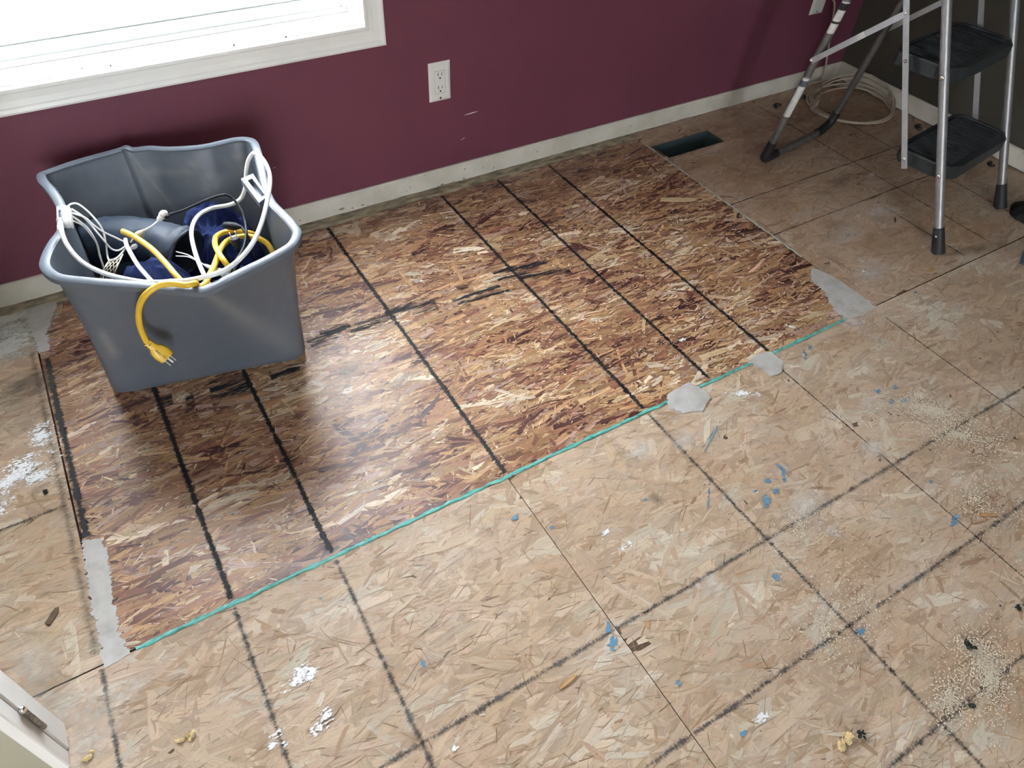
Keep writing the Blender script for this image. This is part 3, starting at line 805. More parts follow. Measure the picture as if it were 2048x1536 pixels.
arcs = {'lb': corner('lb', 'lf', 'rb'), 'rb': corner('rb', 'lb', 'rf'), 'rf': corner('rf', 'rb', 'lf'), 'lf': corner('lf', 'rf', 'lb')}
base_pts = []
def side(a, b, n):
    p, q = arcs[a][2], arcs[b][0]; return [p + (q - p) * ((i + 1) / (n + 1)) for i in range(n)]
base_pts += side('lb', 'rb', len(tote_side['back'])) + arcs['rb'] + side('rb', 'rf', len(tote_side['right'])) + arcs['rf'] + side('rf', 'lf', len(tote_side['front'])) + arcs['lf'] + side('lf', 'lb', len(tote_side['left'])) + arcs['lb']
K = 5
rim = spline(rim_pts, K, True); base = spline(base_pts, K, True); NR = len(rim)
ctr = sum(rim, Vector()) / NR
def outward(loop, i):
    a, b = loop[i - 1], loop[(i + 1) % len(loop)]; d = (b - a); d.z = 0
    return Vector((-d.y, d.x, 0)).normalized() if True else None
sgn = 1 if outward(rim, NR // 2).dot(rim[NR // 2] - ctr) > 0 else -1
OUT = [outward(rim, i) * sgn for i in range(NR)]
TR = Vector((base_c[0] + base_c[1]) / 2) + nn * BD / 2
tote = tag(empty('storage_tote', TR), 'grey plastic storage tote with bowed rim full of cords by the window', 'tote')
LV = 26
V = []; F = []
def wallpt(i, t_, inset):
    b_ = base[i]; r_ = rim[i] - OUT[i] * .013
    q = b_ + (r_ - b_) * t_ + OUT[i] * (-.006 * math.sin(t_ * math.pi))
    q.z = (RZ - .004 + (rim[i].z - RZ)) * t_
    return q - OUT[i] * inset
for k in range(LV + 1):
    t_ = k / LV
    for i in range(NR): V.append(wallpt(i, t_, 0 if k else .010) if k != 1 else wallpt(i, .03, 0))
for k in range(LV + 1):
    t_ = 1 - k / LV
    for i in range(NR):
        q = wallpt(i, t_, .0035); q.z = max(q.z, .005); V.append(q)
R2 = 2 * (LV + 1)
for k in range(R2 - 1):
    for i in range(NR):
        j = (i + 1) % NR; F.append((k * NR + i, k * NR + j, k * NR + NR + j, k * NR + NR + i))
F.append(tuple(range(NR - 1, -1, -1))); F.append(tuple((R2 - 1) * NR + i for i in range(NR)))
if sgn < 0: F = [f[::-1] for f in F]
t = NT('grey_tote_plastic'); t.set(Roughness=.40); t.b.inputs['Specular IOR Level'].default_value = .5
a = t.n('ShaderNodeAttribute', attribute_name='pale_streak'); p = t.pos()
fn = t.noise(p, 40, 4)
c = t.ramp(fn, [(.3, (.096, .114, .140)), (.7, (.110, .129, .157))])
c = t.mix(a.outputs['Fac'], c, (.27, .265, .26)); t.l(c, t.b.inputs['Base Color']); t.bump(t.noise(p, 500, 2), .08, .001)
M['tote'] = t.m
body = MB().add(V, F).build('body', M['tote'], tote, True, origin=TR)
# paler streaks on the plastic along given lines, per point
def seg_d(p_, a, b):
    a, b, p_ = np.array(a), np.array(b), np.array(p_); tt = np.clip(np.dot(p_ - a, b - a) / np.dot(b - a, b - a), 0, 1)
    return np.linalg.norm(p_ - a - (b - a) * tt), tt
streaks = np.zeros(len(V), dtype=np.float32)
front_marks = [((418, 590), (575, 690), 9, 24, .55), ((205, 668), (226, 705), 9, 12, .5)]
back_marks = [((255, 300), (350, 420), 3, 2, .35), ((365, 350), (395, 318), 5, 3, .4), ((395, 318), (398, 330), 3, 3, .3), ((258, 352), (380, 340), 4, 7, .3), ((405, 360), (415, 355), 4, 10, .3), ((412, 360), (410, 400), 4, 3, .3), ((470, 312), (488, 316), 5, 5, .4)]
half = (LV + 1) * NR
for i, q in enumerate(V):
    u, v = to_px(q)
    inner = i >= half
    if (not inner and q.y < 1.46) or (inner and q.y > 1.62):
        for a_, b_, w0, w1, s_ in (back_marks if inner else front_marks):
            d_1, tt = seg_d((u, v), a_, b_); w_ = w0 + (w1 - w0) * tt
            streaks[i] = max(streaks[i], s_ * math.exp(-(d_1 / w_) ** 2) * (1 if w1 < 20 else 1 - .55 * tt))
at_ = body.data.attributes.new('pale_streak', 'FLOAT', 'POINT'); at_.data.foreach_set('value', streaks)
# rolled rim
lip = [(-.0165, -.004), (-.0165, .0005), (-.013, .0035), (-.002, .0035), (.003, .0005), (.0035, -.010), (.0015, -.012), (.0005, -.003), (-.010, -.003)]
V = []; F = []; n = len(lip)
for i in range(NR):
    for (o_, h_) in lip: V.append(rim[i] + OUT[i] * o_ + Vector((0, 0, h_)))
for i in range(NR):
    j = (i + 1) % NR
    for k in range(n):
        l = (k + 1) % n; F.append((i * n + k, i * n + l, j * n + l, j * n + k))
MB().add(V, F).build('rim', M['tote'], tote, True, origin=TR)
# handle loops, folded in at both ends
def handle(px, z, zs):
    P = [at(u, v, z) for u, v in px]                # outer four corners
    c = sum(P, Vector()) / 4; I = [c + (q - c) * .62 for q in P]
    ax = (P[1] - P[0]).normalized(); I = []
    e1, e2 = (P[1] - P[0]), (P[3] - P[0])
    for (s1, s2) in ((.36, .16), (.68, .16), (.68, .84), (.36, .84)): I.append(P[0] + e1 * s1 + e2 * s2)
    V = []
    for h_ in (0, -zs): V += [q + Vector((0, 0, h_)) for q in P] + [q + Vector((0, 0, h_)) for q in I]
    F = []
    for i in range(4):
        j = (i + 1) % 4
        F += [(i, j, 4 + j, 4 + i), (8 + i, 12 + i, 12 + j, 8 + j), (i, 8 + i, 8 + j, j), (4 + i, 4 + j, 12 + j, 12 + i)]
    F.append((12, 13, 14, 15))
    o = MB().add(V, F).build('handle', M['tote'], tote, False, origin=TR)
    bv = o.modifiers.new('bevel', 'BEVEL'); bv.width = .0015; bv.segments = 2; bv.limit_method = 'ANGLE'
handle([(481, 357), (506, 346), (536, 392), (518, 406)], RZ - .002, .016)
handle([(128, 408), (112, 412), (114, 470), (130, 474)], RZ - .004, .014)
# handle bracket on the right end wall and moulded ribs at the corners
for (u0, v0, u1, v1) in ((506, 325, 516, 320), (508, 332, 519, 327), (556, 440, 563, 434), (561, 446, 568, 441), (112, 508, 126, 509), (107, 518, 121, 520), (102, 376, 116, 377), (106, 382, 119, 383)):
    A_, B_ = at(u0, v0, RZ - .03), at(u1, v1, RZ - .03)
    MB().tube([A_, B_], .0016, 6).build('moulded_rib', M['tote'], tote)

# ---- contents of the tote
# room inside the tote: polar radius of the inner wall about the base centre, level by level
LEVELS = np.linspace(0, 1, 16); POLAR = []
for lv in LEVELS:
    q_ = [wallpt(i, float(lv), .0060) for i in range(NR)]
    an = np.array([math.atan2(q.y - TR.y, q.x - TR.x) for q in q_]); ra = np.array([math.hypot(q.x - TR.x, q.y - TR.y) for q in q_])
    o_ = np.argsort(an); POLAR.append((an[o_], ra[o_]))
def inside_tote(p_, gap=0.):
    """the point itself, or pressed back against the tote's inner wall"""
    p_ = Vector(p_); p_.z = max(p_.z, .0065)
    th = math.atan2(p_.y - TR.y, p_.x - TR.x); f_ = min(max(p_.z / RZ, 0), 1) * 15; a_ = min(int(f_), 14); w_ = f_ - a_
    r0, r1 = (float(np.interp(th, POLAR[q][0], POLAR[q][1], period=2 * math.pi)) for q in (a_, a_ + 1))
    lim = r0 + (r1 - r0) * w_ - gap; r_ = math.hypot(p_.x - TR.x, p_.y - TR.y)
    if r_ > lim:
        p_.x = TR.x + (p_.x - TR.x) * lim / r_; p_.y = TR.y + (p_.y - TR.y) * lim / r_
    return p_
RING = [(0, 0)] + [(math.cos(a_) * r_, math.sin(a_) * r_) for r_ in (.004, .008) for a_ in np.linspace(0, 2 * math.pi, 8, False)]
def tree_of(*objs):
    V_, P_ = [], []
    for o_ in objs:
        off = world_loc(o_); b_ = len(V_)
        V_ += [v_.co + off for v_ in o_.data.vertices]; P_ += [[b_ + q for q in f_.vertices] for f_ in o_.data.polygons]
    return BVHTree.FromPolygons(V_, P_)
def top_at(tr_, x, y):
    z_ = -1
    for dx, dy in RING:
        h_ = tr_.ray_cast(Vector((x + dx, y + dy, 1)), Vector((0, 0, -1)))[0]
        if h_: z_ = max(z_, h_.z)
    return z_
def bottom_at(tr_, x, y):
    z_ = 9
    for dx, dy in RING:
        h_ = tr_.ray_cast(Vector((x + dx, y + dy, -.05)), Vector((0, 0, 1)))[0]
        if h_: z_ = min(z_, h_.z)
    return z_
def crumple(name, c, rx, ry, h, rot, mat, label, cat, seed, fold=.02, n=64, zb=.06, in_tote=False, below=(), over=()):
    """a bunched cloth: its top is a folded dome, its underside follows what it lies on (below); what lies on it (over) presses it down"""
    c = Vector(c); top = []; bot = []; F = []
    for i in range(n + 1):
        for j in range(n + 1):
            a, b = 2 * i / n - 1, 2 * j / n - 1
            k = max(abs(a), abs(b)); l = math.hypot(a, b)
            a2, b2 = (a * k / l, b * k / l) if l > 1e-6 else (0, 0)
            r_ = k
            x, y = a2 * rx, b2 * ry
            prof_ = math.sqrt(max(0, 1 - r_ ** 2.6))
            f1 = noise.noise(Vector((x * 9 + seed, y * 9, seed * 1.7))); rid = 1 - abs(noise.noise(Vector((x * 16 + seed * 3 + f1 * 1.2, y * 16 + f1, 4.2)))) * 2
            rid2 = 1 - abs(noise.noise(Vector((x * 34 + seed, y * 34 + f1 * 2, 9.2)))) * 2
            hh = h * prof_ + fold * (rid * .9 + rid2 * .35 + f1 * .8) * min(1, (1 - r_) * 4 + .25)
            w_ = 1 + .10 * noise.noise((a2 * 3 + seed, b2 * 3, 2))
            p_ = c + Vector(((x * math.cos(rot) - y * math.sin(rot)) * w_, (x * math.sin(rot) + y * math.cos(rot)) * w_, zb - c.z + max(hh, .003)))
            if in_tote: p_ = inside_tote(p_)
            lo_ = zb
            for tr_ in below: lo_ = max(lo_, top_at(tr_, p_.x, p_.y) + .002)
            if below: p_.z = max(p_.z, lo_ + .006 * prof_ + .003)
            for tr_ in over: p_.z = min(p_.z, bottom_at(tr_, p_.x, p_.y) - .001)
            lo_ = min(lo_, p_.z - .002)
            q_ = Vector((p_.x, p_.y, lo_))
            if in_tote and not below: q_ = inside_tote(q_)
            if in_tote and below:
                q_ = inside_tote(q_); p_ = inside_tote(p_)
            top.append(p_); bot.append(q_)
    N = (n + 1) ** 2
    for i in range(n):
        for j in range(n):
            q = i * (n + 1) + j; F.append((q, q + n + 1, q + n + 2, q + 1)); F.append((N + q, N + q + 1, N + q + n + 2, N + q + n + 1))
    edge = [i * (n + 1) for i in range(n + 1)] + [n * (n + 1) + j for j in range(1, n + 1)] + [i * (n + 1) + n for i in range(n - 1, -1, -1)] + [j for j in range(n - 1, 0, -1)]
    for i in range(len(edge)):
        a, b = edge[i], edge[(i + 1) % len(edge)]; F.append((b, a, N + a, N + b))
    o = MB().add(top + bot, F).build(name, mat, None, 180, origin=(c.x, c.y, zb))
    return tag(o, label, cat)
# slate sleeve with an open round end
sl = tag(empty('slate_sleeve', at(290, 500, .15)), 'slate grey coated sleeve with an open round end in the tote', 'sleeve')
axis = spline([at(176, 492, .205), at(205, 482, .225), at(260, 478, .245), at(318, 486, .25), at(352, 500, .248), at(372, 507, .245)], 8)
nA = len(axis); V = []; F = []; n = 40
def sleeve_pt(i, k, sc_):
    tt = i / (nA - 1); d = (axis[min(i + 1, nA - 1)] - axis[max(i - 1, 0)]).normalized()
    u = Vector((0, 0, 1)); u = (u - d * u.dot(d)).normalized(); w_ = d.cross(u)
    a = 2 * math.pi * k / n
    r_ = .056 * (min(1, tt * 9 + .12)) * (1 + .06 * math.sin(tt * 9)) * (1.0 + .10 * tt)
    wr = 1 + .09 * noise.noise((tt * 7, math.cos(a) * 1.6, math.sin(a) * 1.6)) + .05 * noise.noise((tt * 20, math.cos(a) * 3, math.sin(a) * 3))
    return inside_tote(axis[i] + (u * math.cos(a) * .92 + w_ * math.sin(a) * .95) * (r_ * wr * sc_), .009)
for i in range(nA):
    for k in range(n): V.append(sleeve_pt(i, k, 1))
for i in range(nA - 1, nA // 2, -1):
    for k in range(n): V.append(sleeve_pt(i, k, .90))
nr = nA + (nA - 1 - nA // 2)
for i in range(nr - 1):
    for k in range(n):
        l = (k + 1) % n; F.append((i * n + k, i * n + l, i * n + n + l, i * n + n + k))
F.append(tuple(range(n - 1, -1, -1))); F.append(tuple((nr - 1) * n + k for k in range(n)))
shell = MB().add(V, F).build('shell', M['slate'], sl, 60)
hem = MB().tube([sleeve_pt(nA - 1, k, .97) for k in range(n)], .0042, 8, True).build('hem', M['slate'], sl, True)
SL = tree_of(shell, hem)
p1 = at(428, 452, .235); tw1 = crumple('towel', (p1.x, p1.y - .01, .2), .105, .12, .245, .2, M['navy'], 'crumpled navy towel bunched against the back of the grey tote', 'towel', 2.3, .034, 88, .008, True, (), (SL,))
T1 = tree_of(tw1)
p2 = at(296, 540, .27); tw2 = crumple('towel', (p2.x, p2.y, .2), .120, .090, .262, -.1, M['navy'], 'navy towel lying under the slate sleeve in the tote', 'towel', 7.7, .016, 88, .008, True, (T1,), (SL,))
T2 = tree_of(tw2)
p3 = at(480, 520, .24); crumple('towel', (p3.x - .015, p3.y, .2), .075, .10, .172, .1, M['navy'], 'dark navy towel below the loops of yellow cord', 'towel', 12.1, .020, 88, .008, True, (T1, T2), (SL,))
# netting
def z2(u, v): return 60 + u / 6.4, 360 + v / 6.4
nt = MB(); g = [[at(*z2(*q), z_) for q in row] for row, z_ in ((((870, 1330), (950, 1330), (1040, 1310)), .248), (((950, 1130), (1030, 1115), (1105, 1135)), .278), (((1020, 1020), (1090, 1000), (1190, 950)), .264))]
def netpt(s, t_):
    rows = [spline([r[0], r[1], r[2]], 10) for r in g]; k = min(int(s * 20), 20)
    return spline([rows[0][k], rows[1][k], rows[2][k]], 10)[min(int(t_ * 20), 20)]
GR = [[netpt(s / 20, t_ / 20) for t_ in range(21)] for s in range(21)]
for k in range(-20, 21, 5):
    pa = [GR[s][s + k] for s in range(21) if 0 <= s + k <= 20]; pb = [GR[s][20 - s - k] for s in range(21) if 0 <= 20 - s - k <= 20]
    for q in (pa, pb):
        if len(q) > 2: nt.tube(q, .0009, 5)
for q in (GR[0], GR[20], [r[0] for r in GR], [r[20] for r in GR]): nt.tube(q, .0013, 6)
tag(nt.build('net_strap', M['net'], None, True, origin=tuple(GR[10][10])), 'scrap of beige netting beside the navy towel in the tote', 'netting')

def z1(u, v): return 40 + u / 2.648, 240 + v / 2.648
def z2(u, v): return 60 + u / 6.4, 360 + v / 6.4
def z3(u, v): return 340 + u / 4.954, 290 + v / 4.954
def path(zoomf, pts): return [at(*zoomf(u, v), z) for u, v, z in pts]
FP0, FP1, FP2 = wallpt(0, 0, 0), None, None
fa, fb, fc = at(200, 569, RZ), at(350, 581, RZ - .003), (base_c[0] + base_c[1]) / 2
fn_ = (fb - fa).cross(fc - fa).normalized()
if fn_.y > 0: fn_ = -fn_
hn_ = Vector((fb.y - fa.y, fa.x - fb.x, 0)).normalized()
if hn_.y > 0: hn_ = -hn_
def on_front(u, v, off): return on_plane(u, v, fa + hn_ * off, hn_)

# yellow extension cord
yc = tag(empty('extension_cord', at(360, 560, .25)), 'thick yellow extension cord with its plug hanging over the tote front', 'cord')
tail = path(z2, [(1185, 655, .335), (1300, 705, .335), (1450, 800, .335), (1600, 920, .335), (1750, 1080, .335), (1850, 1200, .335), (1930, 1290, .33)])
mid = path(z3, [(120, 1375, .335), (190, 1385, .34), (250, 1405, .345), (310, 1402, .345), (355, 1365, .34), (380, 1310, .33), (430, 1215, .32), (470, 1110, .31), (510, 1015, .305), (570, 950, .30), (660, 915, .295), (760, 905, .29), (870, 925, .285), (960, 975, .275), (1015, 1060, .26), (1030, 1120, .24)])
P_ = spline(tail + mid, 8)
MB().tube(P_, .0062, 12).build('cable', M['yellow'], yc, True)
lo = path(z3, [(640, 1290, .27), (590, 1220, .306), (530, 1140, .321), (475, 1055, .322), (447, 985, .316), (455, 915, .308), (520, 872, .300), (620, 850, .294), (720, 856, .287), (830, 885, .276), (890, 930, .258)])
MB().tube(spline(lo, 8), .0062, 12).build('cable', M['yellow'], yc, True)
fr = [at(390.5, 573.6, .345), at(392, 571.5, .360), at(392, 567, .381), at(387, 567.6, .3935), at(374, 570.2, .3968), at(358, 568.5, .398), at(337, 567.5, .400), at(316, 572, .398)]
def zp(u, v): return 250 + u / 7.68, 560 + v / 7.68
fr += [on_front(*zp(330, 215), .022), on_front(*zp(235, 370), .020), on_front(*zp(208, 530), .017), on_front(*zp(225, 690), .014), on_front(*zp(280, 845), .012), on_front(*zp(335, 955), .012)]
MB().tube(spline(fr, 8), .0062, 12).build('cable', M['yellow'], yc, True)
# plug: rounded body, ribbed relief, three prongs
pa_, pb_ = on_front(*zp(335, 955), .012), on_front(*zp(632, 1195), .012)
d = (pb_ - pa_).normalized(); vw = (CAM - pa_).normalized(); vw = (vw - d * vw.dot(d)).normalized()
s = d.cross(vw).normalized(); Lp = (pb_ - pa_).length
if s.z < 0: s = -s
def pl_pt(l_, a_, h_): return pa_ + d * l_ + s * a_ + vw * h_
V = []; F = []; prof_ = [(0, .0074, .0074), (.15, .0082, .0080), (.32, .0092, .0090), (.46, .0150, .0110), (.70, .0175, .0118), (1.0, .0165, .0118)]
n = 20
for (tt, w_, h_) in prof_:
    for k in range(n):
        a = 2 * math.pi * k / n; ca, sa = math.cos(a), math.sin(a); e = .55
        V.append(pl_pt(tt * Lp, math.copysign(abs(ca) ** e, ca) * w_ + .002 * tt, math.copysign(abs(sa) ** e, sa) * h_))
for i in range(len(prof_) - 1):
    for k in range(n):
        l = (k + 1) % n; F.append((i * n + k, i * n + l, i * n + n + l, i * n + n + k))
F.append(tuple(range(n - 1, -1, -1))); F.append(tuple((len(prof_) - 1) * n + k for k in range(n)))
plug = MB().add(V, F).build('plug', M['yellow'], yc, 50)
for k in range(4):
    q = .03 + k * .08
    ri = [pl_pt(q * Lp, math.cos(2 * math.pi * i / 16) * .0083, math.sin(2 * math.pi * i / 16) * .0079) for i in range(16)]
    MB().tube(ri, .0008, 6, True).build('relief_rib', M['dark'] if k % 2 else M['yellow'], plug)
for (a0, h0_, w_, t_) in ((.0085, .002, .0062, .0014), (-.0065, .002, .0062, .0014)):
    MB().bar(pl_pt(Lp - .001, a0, h0_), pl_pt(Lp + .017, a0, h0_), w_, t_, s).build('prong', M['brass'], plug)
MB().tube([pl_pt(Lp - .001, .002, -.006), pl_pt(Lp + .019, .002, -.006)], .0024, 10).build('prong', M['brass'], plug, True)
# pen lettering on the plug
def pen(strokes, x0, h_, w_):
    for st in strokes:
        MB().tube([pl_pt(Lp * .94 - (x0 + q[0] * w_), -.0008 + (q[1] - .5) * h_, .0118) for q in st], .00042, 5).build('pen_mark', M['dark'], plug)
pen([[(.8, .9), (.2, .9), (0, .5), (.2, .1), (.8, .1)]], 0, .0065, .0038)
pen([[(0, .1), (0, .9), (.7, .9), (.7, .5), (0, .5)]], .0052, .0065, .0035)
pen([[(0, .1), (0, .6), (.6, .55)]], .0102, .0060, .003)
pen([[(.8, .6), (.2, .6), (0, .3), (.3, .05), (.8, .1)]], .0140, .0060, .003)
pen([[(.3, .6), (0, .3), (.3, .05), (.6, .3), (.3, .6)]], .0180, .0060, .0034)
pen([[(0, .1), (.1, .7), (.4, .3), (.7, .7), (.9, .1)]], .0224, .0062, .0040)

# white extension cord with its outlet block
wc = tag(empty('extension_cord', at(300, 560, .25)), 'white extension cord looping round the tote with its outlet block', 'cord')
main = path(z2, [(388, 540, RZ + .020), (398, 620, RZ + .017), (430, 740, RZ + .010), (500, 870, .383), (620, 1010, .369), (780, 1120, .362), (1000, 1210, .362), (1250, 1272, .365), (1500, 1308, .369), (1800, 1300, .374)])
main += path(z3, [(0, 1350, .376), (150, 1345, .3825), (330, 1310, .3885), (500, 1260, .391), (620, 1190, .393), (730, 1090, .398), (820, 970, .402), (890, 820, .405), (940, 660, .41), (970, 520, .415), (990, 400, .42), (985, 280, .425), (940, 170, .428), (880, 100, .425), (830, 80, .415), (782, 140, .40), (760, 230, .38), (752, 330, .36), (742, 440, .335), (710, 520, .315), (650, 570, .31), (560, 600, .305), (430, 622, .30), (320, 670, .302), (250, 740, .304), (216, 830, .307), (216, 920, .309), (242, 1040, .310), (290, 1180, .312), (345, 1300, .306), (400, 1400, .300)])
MB().tube(spline(main, 6), .0048, 12).build('cable', M['white_cord'], wc, True)
sec = path(z2, [(1225, 760, .326), (1235, 830, .326), (1290, 940, .328), (1380, 1090, .330), (1480, 1210, .333), (1580, 1320, .336)])
MB().tube(spline(sec, 6), .0046, 12).build('cable', M['white_cord'], wc, True)
ob0, ob1 = at(*z2(448, 345), RZ + .022), at(*z2(480, 600), RZ + .002)
d = (ob1 - ob0).normalized(); s = Vector((1, 0, 0)); s = (s - d * s.dot(d)).normalized(); h_ = d.cross(s)
def blk(mm, w_, t_, o_, L0, L1):
    Vb = []; Fb = []; nb = 18; rows = [(L0, .45), (L0 + .003, .8), (L0 + .008, 1), (L1 - .008, 1), (L1 - .003, .8), (L1, .45)]
    for (l_, k_) in rows:
        for k in range(nb):
            a = 2 * math.pi * k / nb; ca, sa = math.cos(a), math.sin(a)
            Vb.append(ob0 + d * l_ + s * (o_ + math.copysign(abs(ca) ** .6, ca) * w_ * k_) + h_ * (math.copysign(abs(sa) ** .6, sa) * t_ * k_))
    for i in range(5):
        for k in range(nb):
            l = (k + 1) % nb; Fb.append((i * nb + k, i * nb + l, i * nb + nb + l, i * nb + nb + k))
    Fb.append(tuple(range(nb - 1, -1, -1))); Fb.append(tuple(5 * nb + k for k in range(nb)))
    return mm.add(Vb, Fb)
Lb = (ob1 - ob0).length
bl = blk(MB(), .0075, .013, 0, 0, Lb).build('outlet_block', M['white_cord'], wc, 60)
blk(MB(), .0022, .0118, .0082, .002, Lb + .002).build('outlet_face', M['plate'], bl, 60)
cq = at(*z2(395, 530), RZ + .010)
MB().tube([cq + Vector((0, .006, .003)), cq - Vector((0, .004, .004))], .0075, 12).build('collar', M['white_cord'], wc, True)

# thin white cords plugged into the block
thin = [[(485, 335, .405), (540, 303, .404), (620, 310, .40), (740, 400, .385), (860, 530, .365), (930, 640, .345), (970, 800, .325), (990, 960, .30), (1020, 1030, .295), (1100, 1010, .30), (1200, 900, .30), (1245, 800, .30)],
        [(530, 370, .40), (680, 470, .385), (800, 600, .36), (900, 720, .345), (1000, 840, .325), (1060, 890, .313), (1140, 900, .306), (1225, 845, .304)],
        [(535, 420, .40), (700, 480, .385), (830, 590, .365), (950, 670, .345), (1100, 740, .325), (1225, 800, .309)],
        [(540, 460, .395), (650, 540, .375), (740, 620, .355), (820, 740, .335), (870, 850, .31), (890, 960, .29), (930, 1080, .27), (950, 1160, .25)],
        [(545, 520, .391), (680, 585, .357), (775, 695, .334), (848, 800, .310), (878, 905, .290), (905, 1005, .270), (935, 1120, .242)]]
lab = ['thin white cord from the outlet block with the highest arch', 'thin white cord from the outlet block sagging before the connectors', 'thin white cord from the outlet block running to the connectors', 'thin white cord from the outlet block dropping past the netting', 'thin white cord from the outlet block dropping lowest into the tote']
for q, lb in zip(thin, lab):
    P_ = path(z2, q)
    tag(MB().tube(spline(P_, 8), .0020, 8).build('lamp_cord', M['white_cord'], None, True, origin=P_[0]), lb, 'cord', 'thin cords from the outlet block')
# black cord with white coupling
bc = tag(empty('appliance_cord', at(420, 450, .25)), 'black appliance cord arching over the towels with a white coupling', 'cord')
pts = path(z2, [(1690, 470, .345), (1760, 470, .345)]) + path(z3, [(0, 690, .345), (150, 640, .355), (350, 550, .37), (500, 500, .375), (580, 502, .37), (650, 560, .36), (710, 650, .35), (742, 750, .34), (756, 850, .335), (746, 950, .33), (718, 1040, .335), (670, 1120, .34), (620, 1200, .345), (590, 1280, .342), (555, 1335, .336), (480, 1354, .322), (435, 1352, .316)])
MB().tube(spline(pts, 8), .0030, 10).build('cable', M['black_cord'], bc, True)
def taper(name, a, b, rs, mat, parent, n=14):
    a, b = Vector(a), Vector(b); k = len(rs)
    return MB().tube([a + (b - a) * (i / (k - 1)) for i in range(k)], rs, n).build(name, mat, parent, 50)
A_ = path(z2, [(1640, 520, .34), (1745, 395, .352)]); cp = taper('coupling', A_[0], A_[1], [.004, .0062, .0066, .0088, .0092, .0080, .003], M['white_cord'], bc)
q = A_[0] + (A_[1] - A_[0]) * .45
ri = (A_[1] - A_[0]).normalized(); o1 = ri.orthogonal().normalized(); o2 = ri.cross(o1)
MB().tube([q + o1 * (.0076 * math.cos(2 * math.pi * i / 16)) + o2 * (.0076 * math.sin(2 * math.pi * i / 16)) for i in range(16)], .0009, 6, True).build('ring', M['pink'], cp)
P_ = path(z2, [(1640, 520, .34), (1560, 590, .335), (1470, 640, .33), (1400, 680, .325), (1330, 740, .32), (1290, 800, .315)])
MB().tube(spline(P_, 6), .0020, 8).build('lead', M['white_cord'], bc, True)
A_ = path(z2, [(1475, 640, .332), (1330, 760, .318)]); taper('plug_body', A_[0], A_[1], [.003, .0055, .0085, .0090, .0080, .0045], M['net'], bc)
A_ = path(z2, [(1370, 830, .315), (1290, 880, .31)]); taper('plug_body', A_[0], A_[1], [.003, .0055, .0055, .003], M['white_cord'], bc)
# black plug standing prongs up
bp = tag(empty('black_plug', at(*z3(660, 960), .32)), 'black three-prong plug pointing up among the yellow loops', 'plug')
A_ = path(z3, [(688, 1050, .315), (640, 925, .345)]); pb = taper('plug_body', A_[0], A_[1], [.0035, .0040, .0075, .0105, .0110, .0105], M['black_cord'], bp, 16)
dd = (A_[1] - A_[0]).normalized()
for sx in (-.006, .006): MB().bar(A_[1] + Vector((sx, 0, 0)), A_[1] + Vector((sx, 0, 0)) + dd * .015, .006, .0014, (1, 0, 0)).build('prong', M['brass'], pb)
P_ = path(z3, [(688, 1050, .315), (700, 1110, .30), (690, 1180, .28), (650, 1250, .26)]); MB().tube(spline(P_, 6), .0030, 10).build('cable', M['black_cord'], bp, True)
bk = tag(empty('black_connector', at(*z3(630, 800), .32)), 'black appliance connector lying on the navy towel', 'connector')
A_ = path(z3, [(540, 795, .325), (715, 815, .33)]); taper('connector_body', A_[0], A_[1], [.0075, .0095, .0095, .0090, .0055, .0040], M['black_cord'], bk, 14)
P_ = path(z3, [(710, 812, .33), (762, 890, .325), (800, 980, .31), (832, 1080, .29), (855, 1160, .27)]); MB().tube(spline(P_, 6), .0032, 10).build('cable', M['black_cord'], bk, True)
gc = tag(empty('grey_plug', at(*z3(500, 1250), .31)), 'small off-white plug with a twin wire leading into the sleeve', 'plug')
A_ = path(z3, [(345, 1190, .298), (560, 1285, .303)]); taper('plug_body', A_[0], A_[1], [.003, .0045, .0048, .0075, .0085, .0085], M['plate'], gc)
for o_ in (0, 18):
    P_ = path(z3, [(345, 1190, .298), (270, 1150 - o_ * .4, .298), (180, 1108 - o_, .294), (60, 1100 - o_ * 2.4, .280)]); MB().tube(spline(P_, 6), .0013, 7).build('wire', M['white_cord'], gc, True)

# ---- stepladder
a0 = at(1876, 505); b0 = at(2000, 415)
w_ax = (b0 - a0).normalized(); n_ax = Vector((-w_ax.y, w_ax.x, 0)); LW = .4216
def LP(w_, n_, z_): return a0 + w_ax * w_ + n_ax * n_ + Vector((0, 0, z_))
lad = tag(empty('step_ladder', LP(LW / 2, .3, 0)), 'folding aluminium stepladder with black plastic steps in the dark corner', 'stepladder')
TF = .457
def leg_n(z_): return TF * z_
for w_ in (0, LW):
    o = MB().tube([LP(w_, leg_n(.03), .03), LP(w_, leg_n(.86), .86)], .0128, 18).build('front_leg', M['alu'], lad, True)
    ft = MB().tube([LP(w_, leg_n(0), 0), LP(w_, leg_n(.012), .012), LP(w_, leg_n(.07), .07), LP(w_, leg_n(.074), .074)], [.021, .0195, .0158, .0145], 18).build('foot', M['rubber'], o, 60)
    MB().dome(LP(w_, leg_n(.052), .052) + (-w_ax * .0165 if w_ == 0 else w_ax * .0165), -w_ax if w_ == 0 else w_ax, .0035, .002).build('rivet', M['rivet'], ft, True)
# handrail hoop joining the front legs at the top (above the view)
hoop = spline([LP(0, leg_n(.85), .85), LP(0, leg_n(1.0), 1.0), LP(.02, leg_n(1.09), 1.09), LP(.09, leg_n(1.13), 1.13), LP(LW - .09, leg_n(1.13), 1.13), LP(LW - .02, leg_n(1.09), 1.09), LP(LW, leg_n(1.0), 1.0), LP(LW, leg_n(.85), .85)], 8)
MB().tube(hoop, .0125, 16).build('hand_rail', M['alu'], lad, True)
